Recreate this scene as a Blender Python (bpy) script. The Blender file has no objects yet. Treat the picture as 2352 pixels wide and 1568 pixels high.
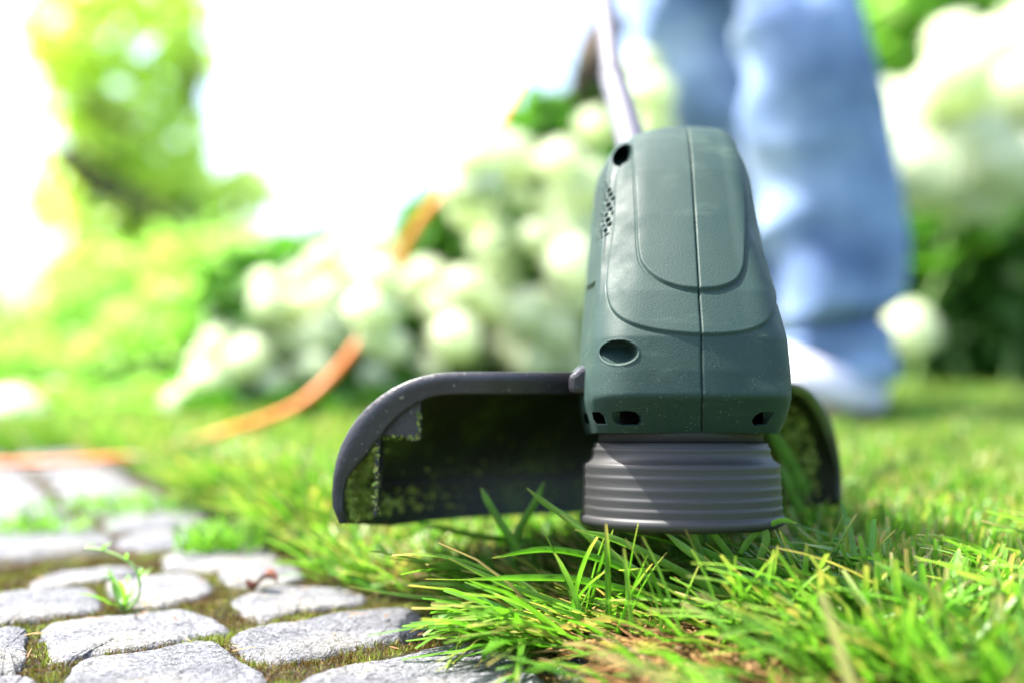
import bpy, bmesh, math, random
import numpy as np
from mathutils import Vector, Matrix

S = bpy.context.scene
R = math.radians
random.seed(7)
RG = np.random.default_rng(11)

# ------------------------------------------------------------------ camera
H = 0.125                      # lens height over the paving
F = 2287.0                     # focal length in units of a 2352 wide frame
cam = bpy.data.cameras.new('camera'); co = bpy.data.objects.new('camera', cam)
S.collection.objects.link(co); S.camera = co
co.location = (0, 0, H); co.rotation_euler = (R(90), 0, 0)
cam.sensor_width = 36; cam.lens = 36 * F / 2352
cam.clip_start = 0.01; cam.clip_end = 400
cam.dof.use_dof = True; cam.dof.focus_distance = 0.402; cam.dof.aperture_fstop = 2.5
cam.dof.aperture_blades = 0

# ------------------------------------------------------------------ sky, sun
SUN_EL, SUN_AZ = 60, -75          # azimuth measured from straight ahead, negative = left
w = bpy.data.worlds.new('World'); S.world = w; w.use_nodes = True
nt = w.node_tree; nt.nodes.clear()
sky = nt.nodes.new('ShaderNodeTexSky'); sky.sky_type = 'NISHITA'; sky.sun_disc = False
sky.sun_elevation = R(SUN_EL); sky.sun_rotation = R(SUN_AZ)
sky.air_density = 1.0; sky.dust_density = 3.5; sky.ozone_density = 1.0
bg = nt.nodes.new('ShaderNodeBackground'); bg.inputs[1].default_value = 0.15
ow = nt.nodes.new('ShaderNodeOutputWorld')
nt.links.new(sky.outputs[0], bg.inputs[0]); nt.links.new(bg.outputs[0], ow.inputs[0])
sl = bpy.data.lights.new('sun', 'SUN'); sl.energy = 4.5; sl.angle = R(1.2); sl.color = (1, 0.96, 0.88)
so = bpy.data.objects.new('sun', sl); S.collection.objects.link(so)
d = Vector((math.sin(R(SUN_AZ)) * math.cos(R(SUN_EL)), math.cos(R(SUN_AZ)) * math.cos(R(SUN_EL)), math.sin(R(SUN_EL))))
so.rotation_euler = d.to_track_quat('Z', 'Y').to_euler(); so.location = d * 20
S.view_settings.view_transform = 'Standard'; S.view_settings.look = 'None'
S.view_settings.exposure = 2.12; S.view_settings.gamma = 1.0
S.render.engine = 'CYCLES'
S.cycles.use_denoising = True
S.cycles.max_bounces = 8; S.cycles.transmission_bounces = 6; S.cycles.sample_clamp_indirect = 6

# ------------------------------------------------------------------ helpers
def at(px, py, D):
    """photo position (2352 wide) at distance D -> place in the garden"""
    return np.array([(px - 1176) / F * D, D, H - (py - 784) / F * D])

def link(o, parent=None):
    S.collection.objects.link(o)
    if parent is not None: o.parent = parent
    return o

def tag(o, label=None, cat=None, group=None, kind=None):
    for k, v in (('label', label), ('category', cat), ('group', group), ('kind', kind)):
        if v: o[k] = v
    return o

def empty(name, loc, *t, **k):
    o = bpy.data.objects.new(name, None); o.location = loc; o.empty_display_size = .05
    link(o); return tag(o, *t, **k)

def mesh_np(name, V, faces, mat, parent=None, smooth=True, origin=(0, 0, 0), col=None):
    """V (n,3), faces (m,k) array with k 3 or 4, or list of such arrays"""
    V = np.asarray(V, float) - np.asarray(origin, float)
    if not isinstance(faces, list): faces = [faces]
    me = bpy.data.meshes.new(name)
    me.vertices.add(len(V)); me.vertices.foreach_set('co', V.ravel())
    li = np.concatenate([f.ravel() for f in faces]).astype(np.int32)
    tot = np.concatenate([np.full(len(f), f.shape[1]) for f in faces]).astype(np.int32)
    st = np.concatenate([[0], np.cumsum(tot)[:-1]]).astype(np.int32)
    me.loops.add(len(li)); me.loops.foreach_set('vertex_index', li)
    me.polygons.add(len(tot)); me.polygons.foreach_set('loop_start', st); me.polygons.foreach_set('loop_total', tot)
    me.update(calc_edges=True)
    me.polygons.foreach_set('use_smooth', np.full(len(tot), smooth))
    if col is not None:
        a = me.attributes.new('tint', 'FLOAT_VECTOR', 'POINT'); a.data.foreach_set('vector', np.asarray(col, float).ravel())
    me.materials.append(mat)
    me.validate()
    o = bpy.data.objects.new(name, me)
    if parent is None: o.location = origin
    return link(o, parent)

def noise2(x, y, seed, freq, octaves=3):
    r = np.random.default_rng(seed); out = 0; amp = 1; tot = 0
    for _ in range(octaves):
        acc = 0
        for k in range(6):
            a = r.uniform(0, 2 * math.pi); p = r.uniform(0, 2 * math.pi); f = freq * r.uniform(.6, 1.5)
            acc = acc + np.sin((x * math.cos(a) + y * math.sin(a)) * f * 2 * math.pi + p)
        out = out + acc / 6 * amp * 1.7; tot += amp; amp *= .5; freq *= 2.1
    return out / tot

def sstep(a, b, x):
    t = np.clip((x - a) / (b - a), 0, 1); return t * t * (3 - 2 * t)

def grid_faces(nr, nc, wrap=False):
    i = np.arange(nr - 1)[:, None]; j = np.arange(nc if wrap else nc - 1)[None, :]
    j2 = (j + 1) % nc
    return np.stack([i * nc + j, i * nc + j2, (i + 1) * nc + j2, (i + 1) * nc + j], -1).reshape(-1, 4)

def tube(name, pts, rad, mat, parent=None, n=16, origin=(0, 0, 0), samples=None, caps=True):
    P = np.array(pts, float); m = len(P); rad = np.broadcast_to(np.asarray(rad, float), (m,))
    if samples:
        t = np.linspace(0, m - 1, samples); i = np.clip(t.astype(int), 0, m - 2); f = (t - i)[:, None]
        Q = np.vstack([2 * P[0] - P[1], P, 2 * P[-1] - P[-2]])
        p0, p1, p2, p3 = Q[i], Q[i + 1], Q[i + 2], Q[i + 3]
        rad = np.interp(t, np.arange(m), rad)
        P = .5 * (2 * p1 + (p2 - p0) * f + (2 * p0 - 5 * p1 + 4 * p2 - p3) * f ** 2 + (3 * p1 - p0 - 3 * p2 + p3) * f ** 3)
    T = np.gradient(P, axis=0); T /= np.linalg.norm(T, axis=1)[:, None]
    ref = np.array([0, 0, 1.]) if abs(T[:, 2]).mean() < .9 else np.array([1., 0, 0])
    A = np.cross(T, ref); A /= np.linalg.norm(A, axis=1)[:, None]; B = np.cross(T, A)
    a = np.linspace(0, 2 * math.pi, n, endpoint=False)
    V = P[:, None] + rad[:, None, None] * (np.cos(a)[None, :, None] * A[:, None] + np.sin(a)[None, :, None] * B[:, None])
    V = V.reshape(-1, 3); fs = [grid_faces(len(P), n, True)]
    if caps:
        V = np.vstack([V, P[0], P[-1]]); k = np.arange(n)
        fs.append(np.stack([np.full(n, len(V) - 2), (k + 1) % n, k], -1))
        b = (len(P) - 1) * n
        fs.append(np.stack([np.full(n, len(V) - 1), b + k, b + (k + 1) % n], -1))
    return mesh_np(name, V, fs, mat, parent, origin=origin)

# ------------------------------------------------------------------ materials
def newmat(name):
    m = bpy.data.materials.new(name); m.use_nodes = True
    nt = m.node_tree; nt.nodes.clear()
    out = nt.nodes.new('ShaderNodeOutputMaterial')
    b = nt.nodes.new('ShaderNodeBsdfPrincipled'); nt.links.new(b.outputs[0], out.inputs[0])
    return m, nt, b, out

def N(nt, typ, **k):
    n = nt.nodes.new(typ)
    for a, v in k.items():
        if a.startswith('i_'):
            n.inputs[a[2:].replace('_', ' ')].default_value = v
        else: setattr(n, a, v)
    return n

def ramp(nt, src, stops, interp='LINEAR'):
    r = nt.nodes.new('ShaderNodeValToRGB'); nt.links.new(src, r.inputs[0]); e = r.color_ramp.elements
    r.color_ramp.interpolation = interp
    while len(e) < len(stops): e.new(.5)
    for k, (p, c) in enumerate(stops):
        e[k].position = p; e[k].color = tuple(c) + (1,) if len(c) == 3 else c
    return r.outputs[0]

def texco(nt, scale=1.0, out='Object'):
    t = nt.nodes.new('ShaderNodeTexCoord')
    mp = nt.nodes.new('ShaderNodeMapping'); mp.inputs['Scale'].default_value = (scale,) * 3 if not hasattr(scale, '__len__') else scale
    nt.links.new(t.outputs[out], mp.inputs[0]); return mp.outputs[0]

def noise(nt, vec, sc, detail=4, rough=.55):
    n = N(nt, 'ShaderNodeTexNoise'); n.inputs['Scale'].default_value = sc; n.inputs['Detail'].default_value = detail
    n.inputs['Roughness'].default_value = rough
    nt.links.new(vec, n.inputs['Vector']); return n.outputs['Fac']

def mix(nt, fac, a, b, mode='MIX'):
    m = nt.nodes.new('ShaderNodeMix'); m.data_type = 'RGBA'; m.blend_type = mode
    for s, v in ((m.inputs['Factor'], fac), (m.inputs['A'], a), (m.inputs['B'], b)):
        if hasattr(v, 'links') or isinstance(v, bpy.types.NodeSocket): nt.links.new(v, s)
        else: s.default_value = v if not hasattr(v, '__len__') else tuple(v) + (1,)
    return m.outputs['Result']

def bump(nt, b, h, strength, dist=.001):
    n = nt.nodes.new('ShaderNodeBump'); n.inputs['Strength'].default_value = strength; n.inputs['Distance'].default_value = dist
    nt.links.new(h, n.inputs['Height']); nt.links.new(n.outputs[0], b.inputs['Normal'])

def plain(name, col, rough=.5, metal=0, var=.15, sc=60, bmp=0.15):
    m, nt, b, out = newmat(name); v = texco(nt)
    f = noise(nt, v, sc)
    c = ramp(nt, f, [(.3, [x * (1 - var) for x in col]), (.7, [min(1, x * (1 + var)) for x in col])])
    nt.links.new(c, b.inputs['Base Color']); b.inputs['Roughness'].default_value = rough; b.inputs['Metallic'].default_value = metal
    if bmp: bump(nt, b, noise(nt, v, sc * 8), bmp, .001)
    return m

def leafy(name, stops, transl=.45, rough=.45, tcol=1.35, hue=(1, 1.15, .55)):
    """tint.x picks the hue, tint.y how dry; light comes through the blade"""
    m, nt, b, out = newmat(name)
    a = N(nt, 'ShaderNodeAttribute', attribute_name='tint'); s = nt.nodes.new('ShaderNodeSeparateXYZ'); nt.links.new(a.outputs['Vector'], s.inputs[0])
    c = ramp(nt, s.outputs[0], stops)
    c = mix(nt, s.outputs[1], c, (.42, .30, .12))
    v = texco(nt); nz = ramp(nt, noise(nt, v, 90, 3), [(.3, (.72, .72, .72)), (.7, (1.2, 1.2, 1.2))])
    c = mix(nt, 1.0, c, nz, 'MULTIPLY')
    nt.links.new(c, b.inputs['Base Color']); b.inputs['Roughness'].default_value = rough
    t = nt.nodes.new('ShaderNodeBsdfTranslucent')
    c2 = mix(nt, 1.0, c, tuple(tcol * h for h in hue), 'MULTIPLY'); nt.links.new(c2, t.inputs[0])
    ms = nt.nodes.new('ShaderNodeMixShader'); ms.inputs[0].default_value = transl
    nt.links.new(b.outputs[0], ms.inputs[1]); nt.links.new(t.outputs[0], ms.inputs[2]); nt.links.new(ms.outputs[0], out.inputs[0])
    return m

M = {}
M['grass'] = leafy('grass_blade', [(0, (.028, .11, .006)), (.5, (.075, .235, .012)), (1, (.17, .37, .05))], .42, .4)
M['straw'] = leafy('dry_straw', [(0, (.075, .026, .008)), (.5, (.17, .072, .018)), (1, (.30, .18, .06))], .2, .6, 1.0)
M['leaf_hyd'] = leafy('shrub_leaf', [(0, (.025, .10, .012)), (.5, (.05, .17, .018)), (1, (.10, .27, .03))], .4, .4)
M['leaf_lime'] = leafy('lime_leaf', [(0, (.10, .22, .03)), (.5, (.26, .44, .075)), (1, (.42, .59, .16))], .55, .5, 1.35, (.9, 1.15, .7))
M['leaf_tree'] = leafy('tree_leaf', [(0, (.22, .27, .05)), (.5, (.48, .56, .14)), (1, (.62, .70, .24))], .68, .5, 1.45, (1, 1.1, .7))
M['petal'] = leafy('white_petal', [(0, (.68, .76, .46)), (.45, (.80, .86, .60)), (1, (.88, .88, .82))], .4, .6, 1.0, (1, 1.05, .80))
M['moss'] = leafy('moss', [(0, (.05, .015, .006)), (.35, (.12, .060, .009)), (.62, (.11, .14, .014)), (1, (.30, .38, .06))], .3, .7, 1.0)
M['clip'] = leafy('fresh_clippings', [(0, (.10, .20, .02)), (.6, (.26, .42, .05)), (1, (.45, .58, .12))], .3, .6, 1.0)
M['bark'] = plain('bark', (.07, .05, .035), .9, sc=20, bmp=.5)
M['stem'] = plain('green_stem', (.12, .22, .05), .6)

# granite
m, nt, b, out = newmat('granite')
v = texco(nt); oi = nt.nodes.new('ShaderNodeObjectInfo')
big = ramp(nt, noise(nt, v, 45, 5), [(.3, (.105, .107, .115)), (.7, (.18, .183, .197))])
vo = N(nt, 'ShaderNodeTexVoronoi'); vo.inputs['Scale'].default_value = 750; nt.links.new(v, vo.inputs['Vector'])
cs = nt.nodes.new('ShaderNodeSeparateColor'); nt.links.new(vo.outputs['Color'], cs.inputs[0])
sp = ramp(nt, cs.outputs[0], [(0, (.10, .10, .12)), (.13, (.35, .35, .38)), (.32, (.85, .85, .9)), (.8, (1.15, 1.15, 1.17)), (1, (2.1, 2.1, 2.1))])
c = mix(nt, .95, big, sp, 'MULTIPLY')
fl = ramp(nt, noise(nt, v, 420, 4, .7), [(.36, (.25, .24, .25)), (.44, (1, 1, 1))])
c = mix(nt, .75, c, fl, 'MULTIPLY')
st = ramp(nt, noise(nt, v, 16, 4, .6), [(.5, (0, 0, 0)), (.72, (.4, .4, .4))])
c = mix(nt, st, c, (.30, .27, .16))
rv = ramp(nt, oi.outputs['Random'], [(0, (.78, .78, .80)), (.5, (1, 1, 1)), (1, (1.2, 1.17, 1.12))]); c = mix(nt, 1., c, rv, 'MULTIPLY')
nt.links.new(c, b.inputs['Base Color']); b.inputs['Roughness'].default_value = .62
hm = nt.nodes.new('ShaderNodeMath'); hm.operation = 'ADD'
nt.links.new(noise(nt, v, 260, 6, .7), hm.inputs[0]); nt.links.new(noise(nt, v, 1100, 2), hm.inputs[1])
bump(nt, b, hm.outputs[0], .9, .0022); M['granite'] = m

# soil / moss bed
m, nt, b, out = newmat('mossy_soil')
v = texco(nt, out='Object')
c = ramp(nt, noise(nt, v, 38, 6, .65), [(.3, (.012, .008, .004)), (.45, (.036, .020, .006)), (.6, (.042, .040, .007)), (.75, (.07, .085, .015))])
nt.links.new(c, b.inputs['Base Color']); b.inputs['Roughness'].default_value = .95
bump(nt, b, noise(nt, v, 300, 6, .7), 1, .004); M['bed'] = m
m, nt, b, out = newmat('lawn_soil')
v = texco(nt, out='Object')
c = ramp(nt, noise(nt, v, 9, 6, .6), [(.3, (.03, .035, .012)), (.5, (.05, .08, .016)), (.75, (.08, .15, .02))])
nt.links.new(c, b.inputs['Base Color']); b.inputs['Roughness'].default_value = 1
bump(nt, b, noise(nt, v, 120, 5, .7), 1, .004); M['soil'] = m

# green housing plastic with dust flecks
m, nt, b, out = newmat('green_plastic')
v = texco(nt)
c = ramp(nt, noise(nt, v, 22, 3), [(.3, (.0150, .0350, .0300)), (.7, (.0185, .0415, .0355))])
vo = N(nt, 'ShaderNodeTexVoronoi'); vo.inputs['Scale'].default_value = 900; nt.links.new(v, vo.inputs['Vector'])
dust = ramp(nt, vo.outputs['Distance'], [(.13, (1, 1, 1)), (.19, (0, 0, 0))])
sx = nt.nodes.new('ShaderNodeSeparateXYZ'); tc = nt.nodes.new('ShaderNodeTexCoord'); nt.links.new(tc.outputs['Object'], sx.inputs[0])
mr = N(nt, 'ShaderNodeMapRange'); mr.inputs['From Min'].default_value = .085; mr.inputs['From Max'].default_value = .030
nt.links.new(sx.outputs['Z'], mr.inputs['Value'])
sel = ramp(nt, noise(nt, v, 190, 2), [(.54, (0, 0, 0)), (.62, (1, 1, 1))])
d1 = mix(nt, 1., dust, sel, 'MULTIPLY'); d2 = mix(nt, 1., d1, mr.outputs[0], 'MULTIPLY')
sm = ramp(nt, noise(nt, texco(nt, (30, 30, 90)), 1.0, 5, .65), [(.55, (0, 0, 0)), (.78, (.28, .28, .28))])
c = mix(nt, sm, c, (.10, .15, .11))
c = mix(nt, d2, c, (.33, .40, .37)); nt.links.new(c, b.inputs['Base Color'])
b.inputs['Roughness'].default_value = .6; b.inputs['Specular IOR Level'].default_value = .24
bump(nt, b, noise(nt, v, 1500, 2, .5), .28, .0004); rg = ramp(nt, noise(nt, v, 60, 5, .6), [(.35, (.50, .50, .50)), (.7, (.72, .72, .72))]); nt.links.new(rg, b.inputs['Roughness']); M['green'] = m

# guard: black plastic with green stain low down
m, nt, b, out = newmat('black_guard')
v = texco(nt)
c = ramp(nt, noise(nt, v, 40, 5), [(.3, (.010, .013, .007)), (.7, (.019, .025, .011))])
g = ramp(nt, noise(nt, v, 26, 7, .6), [(.50, (0, 0, 0)), (.75, (.6, .6, .6))])
c = mix(nt, g, c, (.11, .19, .02))
fl = ramp(nt, noise(nt, v, 420, 3, .6), [(.66, (0, 0, 0)), (.71, (.7, .7, .7))])
c = mix(nt, fl, c, (.20, .21, .17))
nt.links.new(c, b.inputs['Base Color']); b.inputs['Roughness'].default_value = .45
bump(nt, b, noise(nt, v, 500, 4), .4, .0008); M['guard'] = m
m, nt, b, out = newmat('black_rim')
v = texco(nt)
c = ramp(nt, noise(nt, v, 70, 5), [(.3, (.014, .0135, .017)), (.7, (.026, .025, .031))])
fl = ramp(nt, noise(nt, v, 380, 3, .6), [(.66, (0, 0, 0)), (.71, (.6, .6, .6))])
c = mix(nt, fl, c, (.22, .22, .18))
nt.links.new(c, b.inputs['Base Color']); b.inputs['Roughness'].default_value = .38
bump(nt, b, noise(nt, v, 500, 4), .4, .0008); M['rim'] = m
# spool
m, nt, b, out = newmat('grey_spool')
v = texco(nt, (1, 1, 1))
sx = nt.nodes.new('ShaderNodeSeparateXYZ'); nt.links.new(v, sx.inputs[0])
cx = nt.nodes.new('ShaderNodeCombineXYZ'); nt.links.new(sx.outputs['Z'], cx.inputs[2])
c = ramp(nt, noise(nt, cx.outputs[0], 900, 3), [(.3, (.017, .017, .0175)), (.7, (.031, .031, .032))])
nt.links.new(c, b.inputs['Base Color']); b.inputs['Roughness'].default_value = .55; M['spool'] = m
M['dark'] = plain('dark_inner', (.012, .012, .012), .7)
M['pole'] = plain('grey_tube', (.075, .072, .095), .55, .0, var=.05)
M['orange'] = plain('orange_cable', (.78, .20, .025), .45, var=.08, bmp=0)
M['skin'] = plain('skin', (.55, .33, .24), .5)
M['shirt'] = plain('grey_cotton', (.35, .36, .38), .9)
M['cuff'] = plain('pale_cotton', (.62, .60, .74), .9, var=.05)
M['shoe'] = plain('pale_leather', (.62, .58, .53), .6, var=.05)
M['sole'] = plain('brown_rubber', (.10, .06, .045), .7)
# denim
m, nt, b, out = newmat('denim')
v = texco(nt)
c = ramp(nt, noise(nt, v, 5.5, 4, .6), [(.34, (.07, .125, .27)), (.5, (.17, .26, .45)), (.66, (.36, .46, .62))])
th = N(nt, 'ShaderNodeTexWave'); th.inputs['Scale'].default_value = 260; nt.links.new(v, th.inputs['Vector'])
c = mix(nt, .25, c, ramp(nt, th.outputs['Fac'], [(0, (.6, .6, .6)), (1, (1.2, 1.2, 1.2))]), 'MULTIPLY')
nt.links.new(c, b.inputs['Base Color']); b.inputs['Roughness'].default_value = .9; M['denim'] = m

# ================================================================== GROUND
ca, sa = math.cos(R(33)), math.sin(R(33))
def uv_of(x, y): return x * ca + y * sa, -x * sa + y * ca
def xy_of(u, v): return u * ca - v * sa, u * sa + v * ca
def edge_u(v):            # right rim of the paving, wandering
    return .216 + .010 * np.sin(v * 21) + .006 * np.sin(v * 47 + 1)
VEND = 1.24

gx = np.concatenate([-np.geomspace(120, 3, 12), np.linspace(-2.6, 2.6, 40), np.geomspace(3, 120, 12)])
gy = np.concatenate([[-120, -20, -3], np.linspace(0, 6, 50), np.geomspace(7, 300, 14)])
X, Y = np.meshgrid(gx, gy); U_, V_ = uv_of(X, Y)
Z = np.where((np.abs(X) < 8) & (Y < 8), .003 * noise2(X, Y, 3, 1.2), 0)
onp = (U_ < .26) & (V_ < VEND + .04)
Z = np.where(onp, -.022, Z - .004)
g = mesh_np('lawn_ground', np.stack([X, Y, Z], -1).reshape(-1, 3), grid_faces(len(gy), len(gx)), M['soil']); tag(g, 'bare green brown soil sheet under the lawn', kind='structure')

us = np.linspace(-1.25, .30, 260); vs = np.linspace(.05, VEND + .05, 210)
Ug, Vg = np.meshgrid(us, vs); Xg, Yg = xy_of(Ug, Vg)
Zg = -.0030 + .0018 * noise2(Xg, Yg, 5, 30) + .0012 * np.clip(noise2(Xg, Yg, 23, 28), -1, 1) + .001 * noise2(Xg, Yg, 6, 120)
path = mesh_np('cobbled_path', np.stack([Xg, Yg, Zg], -1).reshape(-1, 3), grid_faces(len(vs), len(us)), M['bed'])
tag(path, 'mossy bed of the path of worn grey cobbles beside the lawn', kind='structure')

# ---- cobbles: outlines read off for the near ones, laid in staggered files beyond
def g2(px, py):
    D = H * F / (py - 784); return ((px - 1176) / F * D, D)
NEAR = [
 [(150,1600),(165,1540),(200,1512),(290,1498),(400,1474),(470,1470),(520,1488),(545,1512),(592,1535),(600,1580),(560,1640),(300,1680),(170,1650)],
 [(545,1455),(600,1438),(700,1420),(790,1402),(880,1394),(940,1396),(965,1412),(985,1437),(930,1455),(860,1472),(780,1488),(700,1503),(640,1514),(600,1500),(560,1480)],
 [(112,1432),(190,1414),(300,1408),(380,1400),(430,1400),(480,1414),(515,1440),(455,1452),(380,1466),(300,1484),(215,1500),(160,1515),(128,1508),(112,1470)],
 [(700,1600),(705,1558),(760,1536),(850,1514),(930,1500),(1020,1480),(1110,1477),(1170,1500),(1205,1530),(1250,1565),(1270,1610),(1200,1660),(900,1700),(740,1660)],
 [(-60,1380),(0,1362),(80,1350),(160,1346),(205,1352),(225,1375),(215,1395),(120,1408),(60,1418),(0,1428),(-60,1430)],
 [(252,1332),(330,1320),(400,1314),(450,1318),(482,1340),(470,1358),(420,1374),(360,1388),(310,1392),(290,1376),(255,1352)],
 [(538,1376),(600,1352),(660,1344),(740,1345),(800,1352),(835,1366),(820,1380),(760,1388),(690,1398),(620,1414),(570,1402)],
 [(508,1312),(560,1297),(630,1296),(680,1306),(690,1322),(640,1338),(580,1346),(530,1340)],
 [(70,1340),(110,1318),(190,1306),(270,1300),(325,1304),(310,1316),(220,1330),(130,1346)],
 [(-60,1452),(0,1440),(45,1438),(62,1452),(55,1475),(60,1500),(40,1530),(0,1540),(-60,1540)],
 [(-60,1575),(0,1555),(50,1552),(80,1565),(60,1600),(0,1640),(-60,1640)],
 [(1270,1510),(1330,1492),(1400,1490),(1440,1510),(1420,1540),(1340,1560),(1290,1545)],
 [(1350,1590),(1420,1555),(1520,1548),(1600,1562),(1560,1620),(1400,1650)],
 [(1150,1445),(1190,1434),(1240,1436),(1262,1448),(1235,1462),(1180,1464)],
]
def cobble_mesh(poly, rings, nseg, seed, amp):
    """poly: xy outline (closed), local to its centre -> rounded stone body"""
    P = np.array(poly); c0 = P.mean(0); m = len(P)
    Q = np.vstack([P[-1], P, P[0], P[1]]); t = np.linspace(0, m, nseg, endpoint=False); i = t.astype(int); f = (t - i)[:, None]
    p0, p1, p2, p3 = Q[i], Q[i + 1], Q[i + 2], Q[i + 3]
    O = .5 * (2 * p1 + (p2 - p0) * f + (2 * p0 - 5 * p1 + 4 * p2 - p3) * f ** 2 + (3 * p1 - p0 - 3 * p2 + p3) * f ** 3)
    O = O + (np.random.default_rng(seed).normal(0, .00035, O.shape) if rings > 8 else 0)
    V = []
    rr = np.concatenate([np.linspace(0.06, .86, rings), [.91, .95, .98, 1.0, 1.0, .97]]) if rings > 8 else np.array([.45, .85, .96, 1.0, .98])
    for k, s in enumerate(rr):
        xy = c0 + (O - c0) * s
        x_, y_ = xy[:, 0], xy[:, 1]
        z = -.0042 * max(0, (s - .84) / .16) ** 2.6 + .0006 * (1 - s * s)
        z = z + amp * noise2(x_, y_, seed, 22, 2) + (amp * .35 * noise2(x_, y_, seed + 1, 150, 3) if rings > 8 else 0)
        if k >= len(rr) - (2 if rings > 8 else 1): z = z * 0 - (.012 if k == len(rr) - 2 else .022)
        V.append(np.column_stack([xy, z]))
    V = np.concatenate(V); n = nseg
    top = np.array([[c0[0], c0[1], .0016 + amp * noise2(np.array([c0[0]]), np.array([c0[1]]), seed, 22, 2)[0]]])
    V = np.vstack([V, top]); k = np.arange(n)
    fs = [grid_faces(len(rr), n, True)[:, ::-1], np.stack([np.full(n, len(V) - 1), k, (k + 1) % n], -1)]
    return V, fs
near_polys = []
ncob = 0
for i, pl in enumerate(NEAR):
    P = np.array([g2(*p) for p in pl]); c0 = P.mean(0); P = c0 + (P - c0) * 1.09; near_polys.append(P)
    V, fs = cobble_mesh(P - c0, 22, 120, 40 + i, .0009)
    # outlines run either way round: face test
    o = mesh_np('cobblestone', V, fs, M['granite'], path); o.location = (c0[0], c0[1], 0); ncob += 1
def inside(px, py, P):
    r = np.zeros(px.shape, bool); j = len(P) - 1
    for i in range(len(P)):
        xi, yi = P[i]; xj, yj = P[j]
        cnd = ((yi > py) != (yj > py)) & (px < (xj - xi) * (py - yi) / (yj - yi + 1e-12) + xi); r ^= cnd; j = i
    return r
stones = []
meshes = []
for k in range(7):
    rr = np.random.default_rng(200 + k); pts = []
    for a in np.linspace(0, 2 * math.pi, 14, endpoint=False):
        c_, s_ = math.cos(a), math.sin(a); e = .62
        pts.append((math.copysign(abs(c_) ** e, c_) * .0355 * rr.uniform(.88, 1.06), math.copysign(abs(s_) ** e, s_) * .0300 * rr.uniform(.88, 1.06)))
    V, fs = cobble_mesh(pts, 4, 16, 300 + k, .0010)
    me_o = mesh_np('cobblestone', V, fs, M['granite'], path); meshes.append((me_o.data, np.array(pts))); bpy.data.objects.remove(me_o)
cr = random.Random(5)
for ci in range(-15, 3):
    uc = .172 + (ci - 1) * .078
    v = .10 + (ci % 2) * .034 + cr.uniform(-.008, .008)
    while v < VEND - .02:
        st = cr.uniform(.90, 1.12); vc = v + .0335 * st; v += .0675 * st
        u = uc + cr.uniform(-.003, .003)
        if u > .235: continue
        x, y = xy_of(u, vc)
        if y < .10 or x < -1.05 or x > .6: continue
        # keep clear of the outlines already laid
        a_ = np.linspace(0, 2 * math.pi, 12); hit = False
        bx, by = xy_of(u + .025 * np.cos(a_), vc + .018 * np.sin(a_))
        for P in near_polys:
            if inside(bx, by, P).any() or inside(np.array([x]), np.array([y]), P)[0] or np.hypot(*(P.mean(0) - (x, y))) < .037: hit = True; break
        if hit: continue
        if y < .30 and abs(x) > .35: continue
        me, pts = cr.choice(meshes)
        o = bpy.data.objects.new('cobblestone', me); link(o, path)
        o.location = (x, y, cr.uniform(-.0015, .0012)); rz = R(33) + cr.uniform(-.07, .07) + cr.choice([0, math.pi]); o.rotation_euler = (cr.uniform(-.02, .02), cr.uniform(-.02, .02), rz)
        o.scale = (cr.uniform(1.03, 1.10), st * cr.uniform(1.03, 1.10), 1); ncob += 1
        c_, s_ = math.cos(rz), math.sin(rz)
        pp = pts * np.array([1.0, st]); near_polys.append(np.column_stack([x + pp[:, 0] * c_ - pp[:, 1] * s_, y + pp[:, 0] * s_ + pp[:, 1] * c_]))
print('cobbles', ncob)

def on_stone(x, y, shrink=1.0):
    r = np.zeros(x.shape, bool)
    for P in near_polys:
        c0 = P.mean(0); Q = c0 + (P - c0) * shrink; rad = np.abs(Q - c0).max() + .002
        nb = np.where((abs(x - c0[0]) < rad) & (abs(y - c0[1]) < rad))[0]
        if len(nb): r[nb] |= inside(x[nb], y[nb], Q)
    return r

# ---- moss in the joints
n = 420000
u = RG.uniform(-.35, .26, n); v = RG.uniform(.20, .62, n); x, y = xy_of(u, v)
k = (abs(x) < .52 * y + .05) & (y > .33) & ~on_stone(x, y, .965)
x, y = x[k], y[k]
dens = noise2(x, y, 21, 25); k = RG.uniform(-.9, 1.2, len(x)) < dens + .55; x, y = x[k], y[k]
n = len(x); print('moss', n)
hgt = (.0009 + .0024 * RG.uniform(0, 1, n) ** 1.6) * (1 + .6 * np.clip(noise2(x, y, 22, 40), -1, 1))
az = RG.uniform(0, 2 * math.pi, n); wd = RG.uniform(.0002, .00055, n); z0 = -.0031 + .0018 * noise2(x, y, 5, 30)
zt = np.clip(noise2(x, y, 23, 28), -1, 1)
z0 = z0 + .0015 * (zt + .5) + .0006 * noise2(x, y, 25, 190)
dx, dy = np.cos(az), np.sin(az); ln = RG.normal(0, .0009, (n, 2))
V = np.stack([np.column_stack([x - dx * wd, y - dy * wd, z0]), np.column_stack([x + dx * wd, y + dy * wd, z0]),
              np.column_stack([x + ln[:, 0], y + ln[:, 1], z0 + hgt])], 1).reshape(-1, 3)
tint = np.clip(.40 + .42 * noise2(x, y, 24, 22) + RG.normal(0, .22, n) + .06, 0, 1)
col = np.repeat(np.column_stack([tint, RG.uniform(0, .12, n), x * 0]), 3, 0)
mo = mesh_np('moss', V, np.arange(n * 3).reshape(-1, 3), M['moss'], path, smooth=False, col=col); mo['kind'] = 'stuff'

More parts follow.
